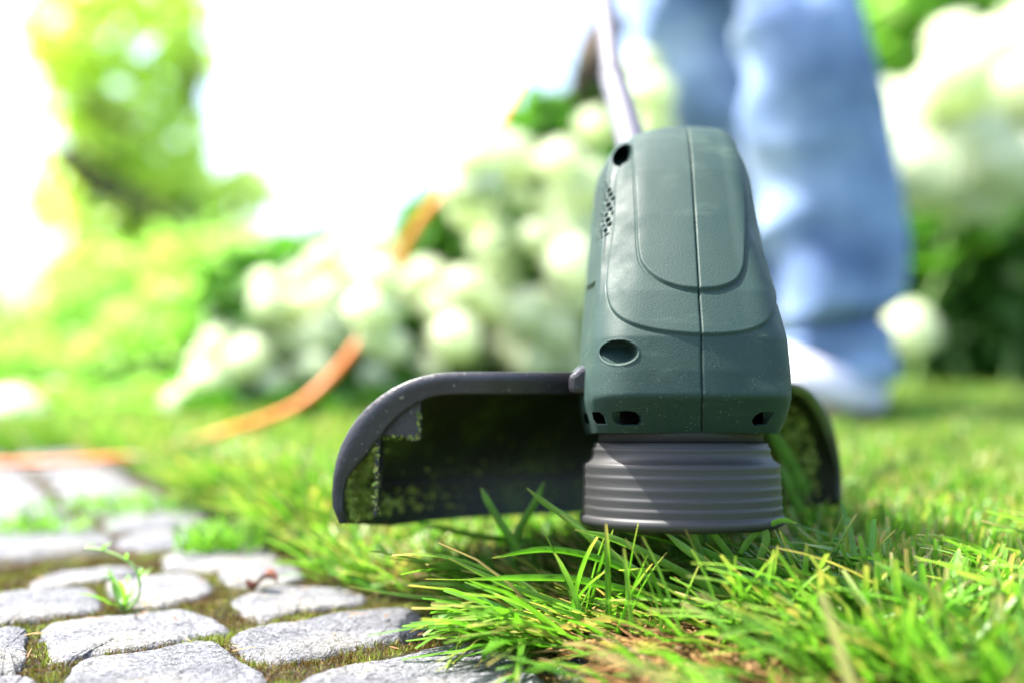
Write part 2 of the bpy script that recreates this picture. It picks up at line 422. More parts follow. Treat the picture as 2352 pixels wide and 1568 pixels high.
# ================================================================== GRASS
def ribbons(base, L, wd, az, th0, th1, tint, dry, segs=4, keel=.25, tipdry=None, rng=RG, curl=0):
    """blades: base (n,3); th = angle from upright at foot and tip"""
    n = len(base); t = np.linspace(0, 1, segs + 1)
    th = th0[:, None] + (th1 - th0)[:, None] * (t[None, :] ** 1.2)
    azm = az[:, None] + curl * rng.normal(0, 1, n)[:, None] * t[None, :]
    st = L[:, None] / segs
    ds = np.stack([np.sin(th) * np.cos(azm), np.sin(th) * np.sin(azm), np.cos(th)], -1) * st[..., None]
    P = base[:, None] + np.concatenate([np.zeros((n, 1, 3)), np.cumsum(ds[:, :-1], 1)], 1)
    P[..., 2] = np.maximum(P[..., 2], .0015 + 0 * P[..., 2])
    tw = (az + math.pi / 2 + rng.normal(0, .45, n))[:, None]
    side = np.stack([np.cos(tw), np.sin(tw), rng.normal(0, .25, (n, 1))], -1)
    prof = np.array([.75, 1.0, .97, .9, .58]) if segs == 4 else (np.array([.8, 1, .9, .5]) if segs == 3 else (np.interp(t, [0, .2, .8, 1], [.7, 1, .85, .38])))
    hw = (wd[:, None] * prof[None, :] / 2)[..., None]
    nrm = np.cross(side, ds); nrm /= np.linalg.norm(nrm, axis=-1, keepdims=True) + 1e-12
    Lf, Rt = P - side * hw, P + side * hw
    tn = np.broadcast_to(tint[:, None], (n, segs + 1)); dr = dry[:, None] + (0 if tipdry is None else tipdry[:, None] * sstep(.80, 1, t)[None, :])
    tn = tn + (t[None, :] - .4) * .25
    if keel:
        C = P + nrm * hw * keel * 2
        V = np.stack([Lf, C, Rt], 2).reshape(-1, 3); nc = 3
    else:
        V = np.stack([Lf, Rt], 2).reshape(-1, 3); nc = 2
    f0 = grid_faces(segs + 1, nc); Fc = (f0[None] + (np.arange(n) * (segs + 1) * nc)[:, None, None]).reshape(-1, 4)
    dr = np.broadcast_to(dr, tn.shape); col = np.stack([tn, dr, 0 * tn], -1); col = np.repeat(col, nc, axis=1).reshape(-1, 3)
    return V, Fc, np.clip(col, 0, 1)

def lawn(name, ymin, ymax, dens, hmin, hmax, wmin, wmax, segs, keel, label, seed, lim=.62, mat='grass'):
    rng = np.random.default_rng(seed)
    A = (2 * (lim * ymax + .08)) * (ymax - ymin); n = int(A * dens)
    x = rng.uniform(-(lim * ymax + .08), lim * ymax + .08, n); y = rng.uniform(ymin, ymax, n)
    u, v = uv_of(x, y)
    k = (abs(x) < lim * y + .08) & ~((u < edge_u(v) + rng.uniform(0, .02, n)) & (v < VEND + rng.normal(0, .02, n)))
    k &= ~((u < .285) & (y < .395) & (rng.uniform(0, 1, len(x)) < .86))
    x, y, u, v = x[k], y[k], u[k], v[k]; n = len(x)
    e = u - edge_u(v); path_side = (v < VEND)
    near_edge = np.where(path_side, np.exp(-np.maximum(e - .0, 0) / .05), 0)
    clump = noise2(x, y, 31, 7, 3)
    L = rng.uniform(hmin, hmax, n) * (1 + .22 * clump)
    # round the cutting head and along the paving the grass is long and laid over to the left
    rr = np.hypot(x - .073, y - .43)
    lay = np.clip(np.exp(-((x - .03) / .11) ** 2) * sstep(.56, .42, y), 0, 1) * (x < .16)
    lay = np.maximum(lay, near_edge * .75)
    L = L * (1 + .75 * lay)
    gd = sstep(.10, .0, x) * sstep(-.16, -.10, x) * sstep(.41, .44, y) * sstep(.66, .6, y)
    L = L * (1 - .42 * gd)
    L = L * (1 - .55 * sstep(.34, .40, x) * sstep(.56, .50, x) * sstep(1.15, 1.25, y) * sstep(1.65, 1.55, y))
    az = rng.uniform(0, 2 * math.pi, n)
    toward = math.pi + .35 + rng.normal(0, .55, n)
    az = np.where(rng.uniform(0, 1, n) < lay * 1.3, toward, az)
    th0 = np.abs(rng.normal(0, .26, n)) + lay * rng.uniform(.5, 1.0, n)
    th1 = th0 + np.abs(rng.normal(.35, .35, n)) + lay * .55
    # nothing may stand up through the spinning head
    under = rr < .052
    L = np.where(under, np.minimum(L, .040), L)
    th1 = np.where(under, np.minimum(th1, 1.4), th1)
    tint = np.clip(.50 + .22 * clump + rng.normal(0, .20, n), 0, 1)
    dry = np.where(rng.uniform(0, 1, n) < .05 + .12 * near_edge, rng.uniform(.4, 1, n), rng.uniform(0, .10, n))
    td = np.where(rng.uniform(0, 1, n) < .55, rng.uniform(.3, .9, n), 0)
    base = np.column_stack([x, y, np.full(n, -.003)])
    # keep blades clear of the spool itself
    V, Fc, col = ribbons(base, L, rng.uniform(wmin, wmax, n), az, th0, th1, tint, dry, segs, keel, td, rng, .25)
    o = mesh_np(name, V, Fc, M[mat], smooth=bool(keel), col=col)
    print(name, n)
    return tag(o, label, 'grass', kind='stuff')

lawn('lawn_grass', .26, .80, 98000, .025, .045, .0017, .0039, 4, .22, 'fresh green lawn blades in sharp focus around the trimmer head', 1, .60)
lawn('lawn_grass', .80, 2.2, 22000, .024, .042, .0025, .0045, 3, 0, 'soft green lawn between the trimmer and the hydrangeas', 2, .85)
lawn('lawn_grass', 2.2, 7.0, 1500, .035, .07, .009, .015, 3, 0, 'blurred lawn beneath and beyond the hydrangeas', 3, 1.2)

# dry thatch lying by the edge of the stones
rng = np.random.default_rng(77); n = 6500
u = edge_u(np.zeros(n)) + np.abs(rng.normal(0, .04, n)) + .014; v = rng.uniform(.10, .95, n); x, y = xy_of(u, v)
k = (y > .30) & (abs(x) < .6 * y + .05); x, y = x[k], y[k]
x2 = .045 + np.abs(rng.normal(0, .05, 4200)); y2 = rng.uniform(.33, .43, 4200); x = np.concatenate([x, x2]); y = np.concatenate([y, y2])
n = len(x)
V, Fc, col = ribbons(np.column_stack([x, y, rng.uniform(.0005, .012, n)]), rng.uniform(.010, .034, n), rng.uniform(.0005, .0018, n), rng.normal(math.pi * .9, 1.3, n),
    rng.uniform(1.25, 1.65, n), rng.uniform(1.4, 1.75, n), rng.uniform(0, 1, n), rng.uniform(0, .3, n), 3, 0, None, rng, .5)
o = mesh_np('dry_thatch', V, Fc, M['straw'], smooth=False, col=col); tag(o, 'rusty brown dry thatch lying where the lawn meets the cobbles', 'dry grass', kind='stuff')

# the long laid-over blades in focus
def blade_path(pts, wd, name='grass_blade', parent=None, tint=.6, dry=.05, mat='grass', twist=.3, segs=16):
    P = np.array([at(*p) for p in pts]); m = len(P); t = np.linspace(0, m - 1, segs + 1); i = np.clip(t.astype(int), 0, m - 2); f = (t - i)[:, None]
    Q = np.vstack([2 * P[0] - P[1], P, 2 * P[-1] - P[-2]])
    p0, p1, p2, p3 = Q[i], Q[i + 1], Q[i + 2], Q[i + 3]
    C = .5 * (2 * p1 + (p2 - p0) * f + (2 * p0 - 5 * p1 + 4 * p2 - p3) * f ** 2 + (3 * p1 - p0 - 3 * p2 + p3) * f ** 3)
    T = np.gradient(C, axis=0); T /= np.linalg.norm(T, axis=1)[:, None]
    s0 = np.cross(T, [0, 1, .35]); s0 /= np.linalg.norm(s0, axis=1)[:, None]; up = np.cross(s0, T)
    hw = wd / 2 * np.interp(np.linspace(0, 1, segs + 1), [0, .15, .75, 1], [.6, 1, .8, .15])[:, None]
    V = np.stack([C - s0 * hw, C - up * hw * .4, C + s0 * hw], 1).reshape(-1, 3)
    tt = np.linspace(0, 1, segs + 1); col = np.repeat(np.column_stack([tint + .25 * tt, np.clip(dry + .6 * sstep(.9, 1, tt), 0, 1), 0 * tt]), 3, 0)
    return V, grid_faces(segs + 1, 3), col
LONG = [  # (points foot -> tip), width, tint, dry
 ([(1560,1410,.40),(1440,1420,.405),(1300,1390,.41),(1160,1340,.415),(1030,1280,.42)], .0042, .75, .05),
 ([(1700,1420,.395),(1500,1370,.40),(1330,1330,.405),(1200,1325,.41),(1060,1330,.41)], .004, .5, .0),
 ([(1650,1380,.40),(1500,1330,.40),(1380,1250,.41),(1290,1180,.415)], .003, .7, .05),
 ([(1720,1400,.39),(1560,1310,.395),(1420,1240,.40),(1320,1215,.41)], .0038, .6, .05),
 ([(1600,1500,.385),(1450,1450,.39),(1330,1440,.395),(1180,1410,.40),(1070,1375,.41)], .004, .9, .0),
 ([(1290,1445,.41),(1180,1400,.42),(1080,1375,.43),(960,1370,.44),(800,1345,.45)], .003, .9, .1),
 ([(1060,1400,.42),(1065,1430,.41),(1045,1490,.395),(1010,1560,.37)], .0036, 1.0, .35),
 ([(1120,1350,.42),(1180,1330,.42),(1240,1375,.415),(1180,1400,.41)], .0025, .9, .15),
 ([(1500,1440,.39),(1420,1420,.39),(1320,1435,.39),(1190,1460,.39)], .004, .3, 1.0),
 ([(1850,1420,.385),(1700,1340,.39),(1590,1270,.395),(1520,1215,.40)], .0042, .7, .05),
 ([(1900,1360,.40),(1760,1300,.40),(1640,1275,.40),(1560,1225,.405)], .004, .6, .0),
 ([(1540,1360,.40),(1400,1290,.405),(1260,1260,.41),(1130,1280,.42)], .0036, .4, .0),
 ([(1620,1300,.40),(1600,1250,.40),(1590,1215,.40),(1570,1180,.40)], .0034, .5, .1),
 ([(1740,1290,.40),(1760,1240,.40),(1748,1200,.40),(1740,1185,.40)], .0036, .8, .1),
 ([(1690,1290,.40),(1650,1240,.40),(1625,1210,.40),(1600,1185,.40)], .0030, .6, .05),
 ([(1700,1270,.40),(1730,1230,.40),(1790,1195,.40),(1830,1200,.40)], .0030, .7, .05),
 ([(1905,1290,.56),(1880,1190,.55),(1830,1090,.545),(1785,1010,.54),(1760,985,.54)], .0085, .9, .0),
 ([(1880,1290,.54),(1850,1200,.535),(1810,1110,.53),(1790,1060,.53)], .006, .9, .0),
 ([(2000,1500,.36),(1850,1440,.36),(1700,1440,.365),(1560,1460,.37)], .0045, .9, .05),
 ([(2300,1540,.33),(2100,1470,.335),(1900,1450,.34),(1700,1500,.345)], .005, .9, .05),
 ([(2150,1440,.36),(2000,1380,.365),(1860,1340,.37),(1700,1350,.38)], .0045, .8, .05),
 ([(2350,1500,.34),(2200,1400,.345),(2080,1330,.35),(2010,1290,.355)], .0045, .8, .0),
 ([(960,1200,.52),(1100,1230,.50),(1250,1250,.49),(1380,1300,.47)], .004, .3, .0),
 ([(1190,1260,.46),(1150,1200,.46),(1120,1150,.46),(1105,1120,.46)], .004, .7, .0),
 ([(1180,1290,.47),(1190,1220,.47),(1230,1150,.47),(1250,1105,.47)], .004, .7, .0),
 ([(1420,1300,.42),(1330,1210,.425),(1260,1160,.43),(1210,1120,.43)], .0036, .5, .1),
]
Vs, Fs, Cs = [], [], []; off = 0
for pts, wd, tn, dr in LONG:
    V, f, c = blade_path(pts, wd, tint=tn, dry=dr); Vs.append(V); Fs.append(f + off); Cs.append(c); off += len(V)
# many more blades laid the same way
rng = np.random.default_rng(9); n = 620
x = rng.uniform(-.06, .34, n); y = rng.uniform(.335, .47, n); u, v = uv_of(x, y); k = (u > np.where(y < .385, .30, .25)) & (np.hypot(x - .073, y - .43) > .05); x, y = x[k], y[k]; n = len(x)
V, Fc, col = ribbons(np.column_stack([x, y, rng.uniform(0, .010, n)]), rng.uniform(.05, .095, n), rng.uniform(.0026, .0048, n), math.pi + .25 + rng.normal(0, .45, n),
    rng.uniform(.75, 1.2, n), rng.uniform(1.35, 1.8, n), rng.uniform(.2, 1, n), np.where(rng.uniform(0, 1, n) < .1, .8, .03), 8, .22, rng.uniform(0, .9, n), rng, .3)
Vs.append(V); Fs.append(Fc + off); Cs.append(col)
off += len(V)
n = 34; a_ = rng.uniform(math.pi * 1.08, math.pi * 1.98, n); rr2 = rng.uniform(.046, .060, n); bx = .073 + rr2 * np.cos(a_); by = .43 + rr2 * np.sin(a_)
V, Fc, col = ribbons(np.column_stack([bx, by, np.zeros(n)]), rng.uniform(.042, .060, n), rng.uniform(.0017, .0031, n), rng.uniform(math.pi * .9, math.pi * 2.1, n),
    np.abs(rng.normal(.12, .16, n)), rng.uniform(.3, 1.1, n), rng.uniform(.3, 1, n), np.full(n, .03), 8, .25, rng.uniform(.2, 1, n), rng, .25)
Vs.append(V); Fs.append(Fc + off); Cs.append(col)
o = mesh_np('long_grass', np.concatenate(Vs), np.concatenate(Fs), M['grass'], col=np.concatenate(Cs)); tag(o, 'long untrimmed grass blades lying over towards the cobbles', 'grass', kind='stuff')

# ================================================================== TRIMMER
trimmer = empty('string_trimmer', (.073, .43, .047), 'green electric string trimmer with black guard and ribbed grey spool on the lawn edge', 'string trimmer')
TO = np.array([.073, .43, .047]); TILT = R(5.6)
ct, stt = math.cos(TILT), math.sin(TILT)
def tl(P):
    """spool-axis frame -> relative to the trimmer's base (leans back)"""
    P = np.asarray(P, float); return np.stack([P[..., 0], P[..., 1] * ct + P[..., 2] * stt, -P[..., 1] * stt + P[..., 2] * ct], -1)

# ---- housing shell
tab = np.array([  # py, D, seam px, half width L, half width R, back y
 (993,.3985,1612,.0412,.0370,.480), (975,.3950,1612,.0415,.0385,.480), (950,.3905,1612,.0418,.0402,.480), (912,.3836,1612.5,.0420,.0415,.481), (905,.3832,1613,.0420,.0416,.481),
 (850,.3850,1612,.0418,.0415,.482), (770,.3885,1611,.0415,.0405,.485), (670,.3990,1604,.0402,.0385,.492), (585,.4110,1599,.0396,.0362,.500), (500,.4240,1594,.0386,.0345,.510),
 (400,.4420,1588,.0378,.0330,.522), (345,.4545,1584,.0366,.0315,.530), (318,.4625,1581,.0350,.0300,.535), (303,.4690,1578,.0332,.0288,.538), (294,.4765,1576,.0314,.0276,.540), (290.5,.4850,1575,.0294,.0264,.541)])
zt_ = H - (tab[:, 0] - 784) / F * tab[:, 1]; xs_ = (tab[:, 2] - 1176) / F * tab[:, 1]
NR = 330
zz = np.concatenate([np.linspace(zt_[0], .1035, 80)[:-1], np.linspace(.1035, zt_[-3], NR - 40), np.linspace(zt_[-3], zt_[-1], 27)[1:]])
fine = np.linspace(zt_[0], zt_[-1], 1600)
def curve(vals, sm=.0011):
    a = np.interp(fine, zt_, vals); kk = int(sm / (fine[1] - fine[0])) * 2 + 1
    kern = np.hanning(kk + 2)[1:-1]; kern /= kern.sum(); ap = np.pad(a, kk // 2, mode='reflect', reflect_type='odd')
    return np.interp(zz, fine, np.convolve(ap, kern, 'valid'))
yf = curve(tab[:, 1]); xc = curve(xs_, .006); wl = curve(tab[:, 3], .005); wr = curve(tab[:, 4], .005); yb = curve(tab[:, 5], .004)
LO = {-1: np.array([(0, 0), (.4, .010), (.74, .036), (.93, .115), (1, .27), (1, .80), (.86, .98), (0, 1)]), 1: np.array([(0, 0), (.4, .012), (.72, .045), (.93, .16), (1, .36), (1, .75), (.82, .97), (0, 1)])}
HI = {-1: np.array([(0, 0), (.4, .016), (.63, .040), (.90, .105), (.985, .20), (1, .84), (.84, .99), (0, 1)]), 1: np.array([(0, 0), (.4, .018), (.66, .048), (.88, .22), (1, .42), (1, .78), (.82, .98), (0, 1)])}
bl = sstep(.125, .172, zz)[:, None, None]
cnt = [44, 46, 56, 14, 84, 8, 10]; ts = np.concatenate([[k + j / c for j in range(c)] for k, c in enumerate(cnt)] + [[7.0]])
ii = np.clip(ts.astype(int), 0, 6); f = (ts - ii)[None, :, None]
def half_of(side):
    prof = LO[side][None] * (1 - bl) + HI[side][None] * bl
    prof = np.concatenate([prof[:, 1:2] * np.array([-1, 1]), prof, prof[:, -2:-1] * np.array([-1, 1])], 1)
    p0, p1, p2, p3 = prof[:, ii], prof[:, ii + 1], prof[:, ii + 2], prof[:, ii + 3]
    return .5 * (2 * p1 + (p2 - p0) * f + (2 * p0 - 5 * p1 + 4 * p2 - p3) * f ** 2 + (3 * p1 - p0 - 3 * p2 + p3) * f ** 3)
def smooth_line(pl, k=6):
    P = np.array(pl, float); Q = np.vstack([2 * P[0] - P[1], P, 2 * P[-1] - P[-2]]); t = np.linspace(0, len(P) - 1, (len(P) - 1) * k + 1); i = np.clip(t.astype(int), 0, len(P) - 2); f = (t - i)[:, None]
    p0, p1, p2, p3 = Q[i], Q[i + 1], Q[i + 2], Q[i + 3]
    return [tuple(q) for q in .5 * (2 * p1 + (p2 - p0) * f + (2 * p0 - 5 * p1 + 4 * p2 - p3) * f ** 2 + (3 * p1 - p0 - 3 * p2 + p3) * f ** 3)]
def seg_dist(PX, PY, pl):
    d = np.full(PX.shape, 1e9)
    for a, b in zip(pl[:-1], pl[1:]):
        a = np.array(a, float); b = np.array(b, float); ab = b - a; t = np.clip(((PX - a[0]) * ab[0] + (PY - a[1]) * ab[1]) / (ab @ ab), 0, 1)
        d = np.minimum(d, np.hypot(PX - a[0] - t * ab[0], PY - a[1] - t * ab[1]))
    return d
inU = [(1450,240),(1452,320),(1458,400),(1463,500),(1467,585),(1481,622),(1515,651),(1560,667),(1605,672),(1650,669),(1685,655),(1703,630),(1709,590),(1706,470),(1697,380),(1686,300),(1684,240)]
outU = [(1428,378),(1415,420),(1410,520),(1400,590),(1394,640),(1396,685),(1411,720),(1445,744),(1500,760),(1560,768),(1612,771),(1670,770),(1720,762),(1757,745),(1777,715),(1782,680),(1768,620),(1745,520)]
inU = smooth_line(inU); outU = smooth_line(outU)
slots = [[(1407,946),(1440,943),(1462,946),(1473,955),(1475,968),(1468,976),(1430,976),(1414,970),(1407,958)],
         [(1362,946),(1378,946),(1390,956),(1395,974),(1374,974),(1365,964)], [(1341,948),(1350,950),(1357,974),(1345,973)],
         [(1735,954),(1748,946),(1778,946),(1770,958),(1760,974),(1733,977),(1727,966)]]
for side in (-1, 1):
    W = wl if side < 0 else wr
    half = half_of(side)
    Xh = xc[:, None] + side * half[..., 0] * W[:, None]; Yh = yf[:, None] + half[..., 1] * (yb - yf)[:, None]; Zh = zz[:, None] - (Yh - yf[:, None]) * math.tan(TILT) * sstep(.165, .125, zz)[:, None] - (.0062 if side < 0 else .0034) * half[..., 0] ** 2 * sstep(.195, .232, zz)[:, None]
    P = np.stack([Xh, Yh, Zh], -1)
    du = np.gradient(P, axis=1); dv = np.gradient(P, axis=0); Nn = np.cross(du, dv) * side; Nn /= np.linalg.norm(Nn, axis=-1, keepdims=True) + 1e-12
    if Nn[60, 5, 1] > 0: Nn = -Nn
    PX = 1176 + Xh / Yh * F; PY = 784 - (Zh - H) / Yh * F
    front = half[..., 1] < .62
    mm = Yh / F          # metres per photo unit there
    d1 = seg_dist(PX, PY, inU); in1 = inside(PX.ravel(), PY.ravel(), inU).reshape(PX.shape)
    d2 = seg_dist(PX, PY, outU); in2 = inside(PX.ravel(), PY.ravel(), [(1428, 200)] + outU + [(1700, 200)]).reshape(PX.shape)
    s1 = np.where(in1, d1, -d1) * mm; s2 = np.where(in2, d2, -d2) * mm
    ftop = sstep(.231, .222, Zh)
    h = (.0013 * sstep(-.0006, .0008, s1) - .0005 * np.exp(-(s1 / .0005) ** 2)) * ftop
    h += (.0010 * sstep(-.0005, .0007, s2) - .0004 * np.exp(-(s2 / .00045) ** 2)) * sstep(.222, .200, Zh)
    h = np.where(front, h, .0)
    # moulded seam where the two half shells meet
    sx_ = np.abs(Xh - xc[:, None]); h = h - .0011 * np.exp(-(sx_ / .00030) ** 2)
    # small flank recess for the rating plate
    if side < 0:
        q = inside(PX.ravel(), PY.ravel(), [(1340, 665), (1367, 648), (1356, 800), (1332, 830)]).reshape(PX.shape)
        h = np.where(q & (half[..., 1] > .2) & (half[..., 1] < .9), h - .0012, h)
    P = P + Nn * h[..., None]
    kill = np.zeros(PX.shape, bool)
    def pocket(cx, cy, ax, ay, rot, floor, soft=.12):
        c_, s_ = math.cos(rot), math.sin(rot); a = (PX - cx) * c_ + (PY - cy) * s_; b_ = -(PX - cx) * s_ + (PY - cy) * c_
        q = np.sqrt((a / ax) ** 2 + (b_ / ay) ** 2); ins = (q < 1.0) & (half[..., 1] < .6)
        fl = yf[:, None] + floor - .004 * np.clip((PY - cy) / ay, -.4, 1)
        P[..., 1] = np.where(ins, np.maximum(P[..., 1], P[..., 1] + (np.maximum(fl, P[..., 1]) - P[..., 1]) * sstep(1.0, 1 - soft, q)), P[..., 1])
        # softened lip
        lip = np.exp(-((q - 1.04) / .05) ** 2) * (half[..., 1] < .6); P[..., 1] -= lip * .00035
    if side < 0:
        pocket(1421, 809, 45, 28, -.04, .0125); pocket(1431, 357, 29, 20, -.85, .025)
    for sl_ in slots:
        q = inside(PX.ravel(), PY.ravel(), sl_).reshape(PX.shape) & (half[..., 1] < .6)
        sl_a = np.array(sl_); gl = .0052
        if sl_ is slots[0]: gl = .0052 * sstep(1405, 1432, PX)
        if sl_ is slots[3]: gl = .0052 * sstep(1780, 1756, PX)
        P[..., 1] = np.where(q, P[..., 1] + gl + .0006, P[..., 1]); kill |= q & (gl > .0046)
    if side < 0:
        reg = inside(PX.ravel(), PY.ravel(), [(1390, 372), (1398, 412), (1411, 440), (1411, 470), (1402, 535), (1366, 562), (1366, 470), (1374, 400)]).reshape(PX.shape) & (half[..., 1] > .09)
        arc = np.cumsum(np.concatenate([np.zeros((Xh.shape[0], 1)), np.hypot(np.diff(Xh, axis=1), np.diff(Yh, axis=1))], 1), 1)
        a = arc - W[:, None] + (Zh - .19) * .2; b_ = Zh + a * .30
        rowi = np.round(b_ / .0026); aa = a / .0034 + (rowi % 2) * .5
        q = reg & (np.hypot((aa - np.round(aa)) * .0034, b_ - rowi * .0026) < .00090)
        P = np.where(q[..., None], P - Nn * .0018, P); kill |= q
    nr, nc = PX.shape
    V = P.reshape(-1, 3); fc = grid_faces(nr, nc); kf = kill.ravel()[fc].all(1); fc = fc[~kf]
    ctop = np.array([[xc[-1], (yf[-1] + yb[-1]) / 2, zz[-1] + .0015]]); cbot = np.array([[xc[0], (yf[0] + yb[0]) / 2, zz[0]]])
    V = np.vstack([V, ctop, cbot]); k = np.arange(nc - 1)
    tp = np.stack([np.full(nc - 1, len(V) - 2), (nr - 1) * nc + k, (nr - 1) * nc + k + 1], -1); bt = np.stack([np.full(nc - 1, len(V) - 1), k + 1, k], -1)
    fs = [fc, tp, bt]
    if side > 0: pass
    else: fs = [q_[:, ::-1] for q_ in fs]
    mesh_np('housing_half', V, [q_.copy() for q_ in fs], M['green'], trimmer, origin=TO)

# dark motor inside
a = np.linspace(0, 2 * math.pi, 32, endpoint=False)
V = np.concatenate([np.column_stack([.028 * np.cos(a), .028 * np.sin(a), np.full(32, zl)]) for zl in (.036, .11)])
mesh_np('motor', V + np.array([.002, .012, 0]), [grid_faces(2, 32, True), np.arange(32, 64)[None, :]], M['dark'], trimmer)

def lathe(name, prof, mat, n=96, off=(0, 0, 0), parent=trimmer):
    pr = np.array(prof); a = np.linspace(0, 2 * math.pi, n, endpoint=False)
    V = np.stack([pr[:, 0][:, None] * np.cos(a), pr[:, 0][:, None] * np.sin(a), np.broadcast_to(pr[:, 1][:, None], (len(pr), n))], -1).reshape(-1, 3) + np.array(off)
    return mesh_np(name, tl(V), grid_faces(len(pr), n, True), mat, parent)
# ---- spool: lip, five grooves, two shoulders, dark neck
pr = [(.001, -.002), (.030, -.002), (.0405, -.0012), (.0428, 0), (.0436, .0008), (.0437, .0030), (.0431, .0036), (.0424, .0038)]
for z_ in (.0069, .0109, .0152, .0199, .0240):
    base = .0427 - (z_ - .006) * .03
    pr += [(base - .00015, z_ - .0024), (base - .0001, z_ - .0012), (base + .0001, z_ - .0003), (base + .0001, z_ + .0004), (base - .0002, z_ + .0009), (base - .0003, z_ + .0014)]
pr += [(.0408, .0258), (.0400, .0266), (.0392, .0272), (.0388, .0280), (.0380, .0300), (.0384, .0308), (.0382, .0318), (.0372, .0328), (.0372, .0340), (.0340, .0345), (.001, .0345)]
lathe('spool', pr, M['spool'])
lathe('neck', [(.001, .0345), (.0355, .0345), (.0350, .0420), (.001, .0420)], M['dark'], 48)

# ---- guard: swept hood round the spool
def gprof(off):
    pts = [(.030, .064 - off)]
    for a in np.linspace(90, 0, 13): pts.append((.098 + (.052 - off) * math.cos(R(a)), .013 + (.051 - off) * math.sin(R(a))))
    pts.append((.1496 - off, .007)); pts.append((.1468 - off, 0.0)); return np.array(pts)
PH = np.linspace(R(180), R(47), 64)
def sweep(prof, PH):
    return np.stack([prof[None, :, 0] * np.cos(PH)[:, None], prof[None, :, 0] * np.sin(PH)[:, None], np.broadcast_to(prof[None, :, 1], (len(PH), len(prof)))], -1)
o1 = gprof(0); i1 = gprof(.0025)[::-1]; loop = np.vstack([o1, i1])
SV = sweep(loop, PH); nc = len(loop)
dip = -.0065 * sstep(R(179), R(158), -PH * -1) if False else -.0065 * np.clip((R(180) - PH) / R(24), 0, 1) * np.clip((PH - R(47)) / R(20), 0, 1)
low = np.clip((.012 - loop[:, 1]) / .012, 0, 1); SV[..., 2] += dip[:, None] * low[None, :]
fs = [grid_faces(len(PH), nc, True)]
guard = mesh_np('guard', tl(SV.reshape(-1, 3)), fs, M['guard'], trimmer); 
bv = guard.modifiers.new('es', 'EDGE_SPLIT'); bv.split_angle = R(50)
# end rims, a wide flange that thins out towards the foot
for ph0, dirn, wid, mt in ((R(180), -1, .0088, M['rim']), (R(47), 1, .0045, M['guard'])):
    sec = []
    no = len(o1)
    wv = np.interp(np.arange(no), [0, 3, 8, 10, 12, no - 2, no - 1], [wid, wid, wid * 1.35, wid * 1.2, wid * .6, wid * .42, wid * .35])
    inn = np.array([o1[k] - (np.array([0, wv[k]]) if k == 0 else wv[k] * (np.array([math.cos(R(90 - (k - 1) * 7.5)), math.sin(R(90 - (k - 1) * 7.5))]) if k <= 13 else np.array([1., 0]))) for k in range(no)])
    t_ = .0042
    u_ = np.array([-math.sin(ph0), math.cos(ph0), 0]) * (-dirn)   # outwards from the hood's opening
    e_ = np.array([math.cos(ph0), math.sin(ph0), 0])
    def pt(rz, d): return e_ * rz[0] + np.array([0, 0, rz[1]]) + u_ * d
    rows = []
    for k in range(no):
        o_, n_ = o1[k], inn[k]; ov = o_ + (o_ - n_) * .10
        mid = (o_ + n_) / 2
        rows.append([pt(n_, -.001), pt(n_, t_ * .45), pt(n_ + (o_ - n_) * .12, t_ * .62), pt(n_ + (o_ - n_) * .45, t_ * .75), pt(n_ + (o_ - n_) * .62, t_), pt(ov - (o_ - n_) * .05, t_), pt(ov, t_ * .7), pt(ov, -.002), pt(n_ + (o_ - n_) * .5, -.002)])
    RV = np.array(rows); ncr = RV.shape[1]
    fs = [grid_faces(no, ncr, True)]; q0 = np.arange(ncr)[None, :]; q1 = q0 + (no - 1) * ncr
    mesh_np('guard_rim', tl(RV.reshape(-1, 3)), fs + [q0[:, ::-1].copy(), q1], mt, trimmer)
# inner rib round the skirt
rb = np.array([(.1478, .0125), (.1478, .0160), (.1455, .0150), (.1455, .0130)])
mesh_np('inner_rib', tl(sweep(rb, np.linspace(R(165), R(60), 48)).reshape(-1, 3)), grid_faces(48, 4, True), M['rim'], trimmer, smooth=False)

def plate(name, pts, D, th, mat, parent=trimmer, origin=TO, bev=.0006):
    """flat piece standing across the view at distance D"""
    A = np.array([at(x, y, D) for x, y in pts]); B = A + np.array([0, th, 0]); n = len(pts); k = np.arange(n)
    fs = [np.stack([k, (k + 1) % n, (k + 1) % n + n, k + n], -1)]
    V = np.vstack([A, B]); o = mesh_np(name, V, fs + [np.arange(n)[None, ::-1].copy(), np.arange(n, 2 * n)[None, :]], mat, parent, smooth=False, origin=origin)
    if bev:
        b = o.modifiers.new('b', 'BEVEL'); b.width = bev; b.segments = 2
    return o
plate('bracket', [(866,1000),(900,1001),(930,1003),(950,1014),(966,1010),(967,918),(940,918),(915,930),(885,962),(862,985)], .437, .010, M['rim'])
plate('line_cutter_blade', [(860,990),(873,990),(869,1100),(865,1184),(857,1184),(861,1100)], .434, .016, M['rim'], bev=.0003)
# shoulder where the guard meets the housing
plate('guard_shoulder', [(1308,862),(1322,854),(1333,842),(1375,842),(1375,905),(1308,902)], .4262, .02, M['rim'], bev=.002)

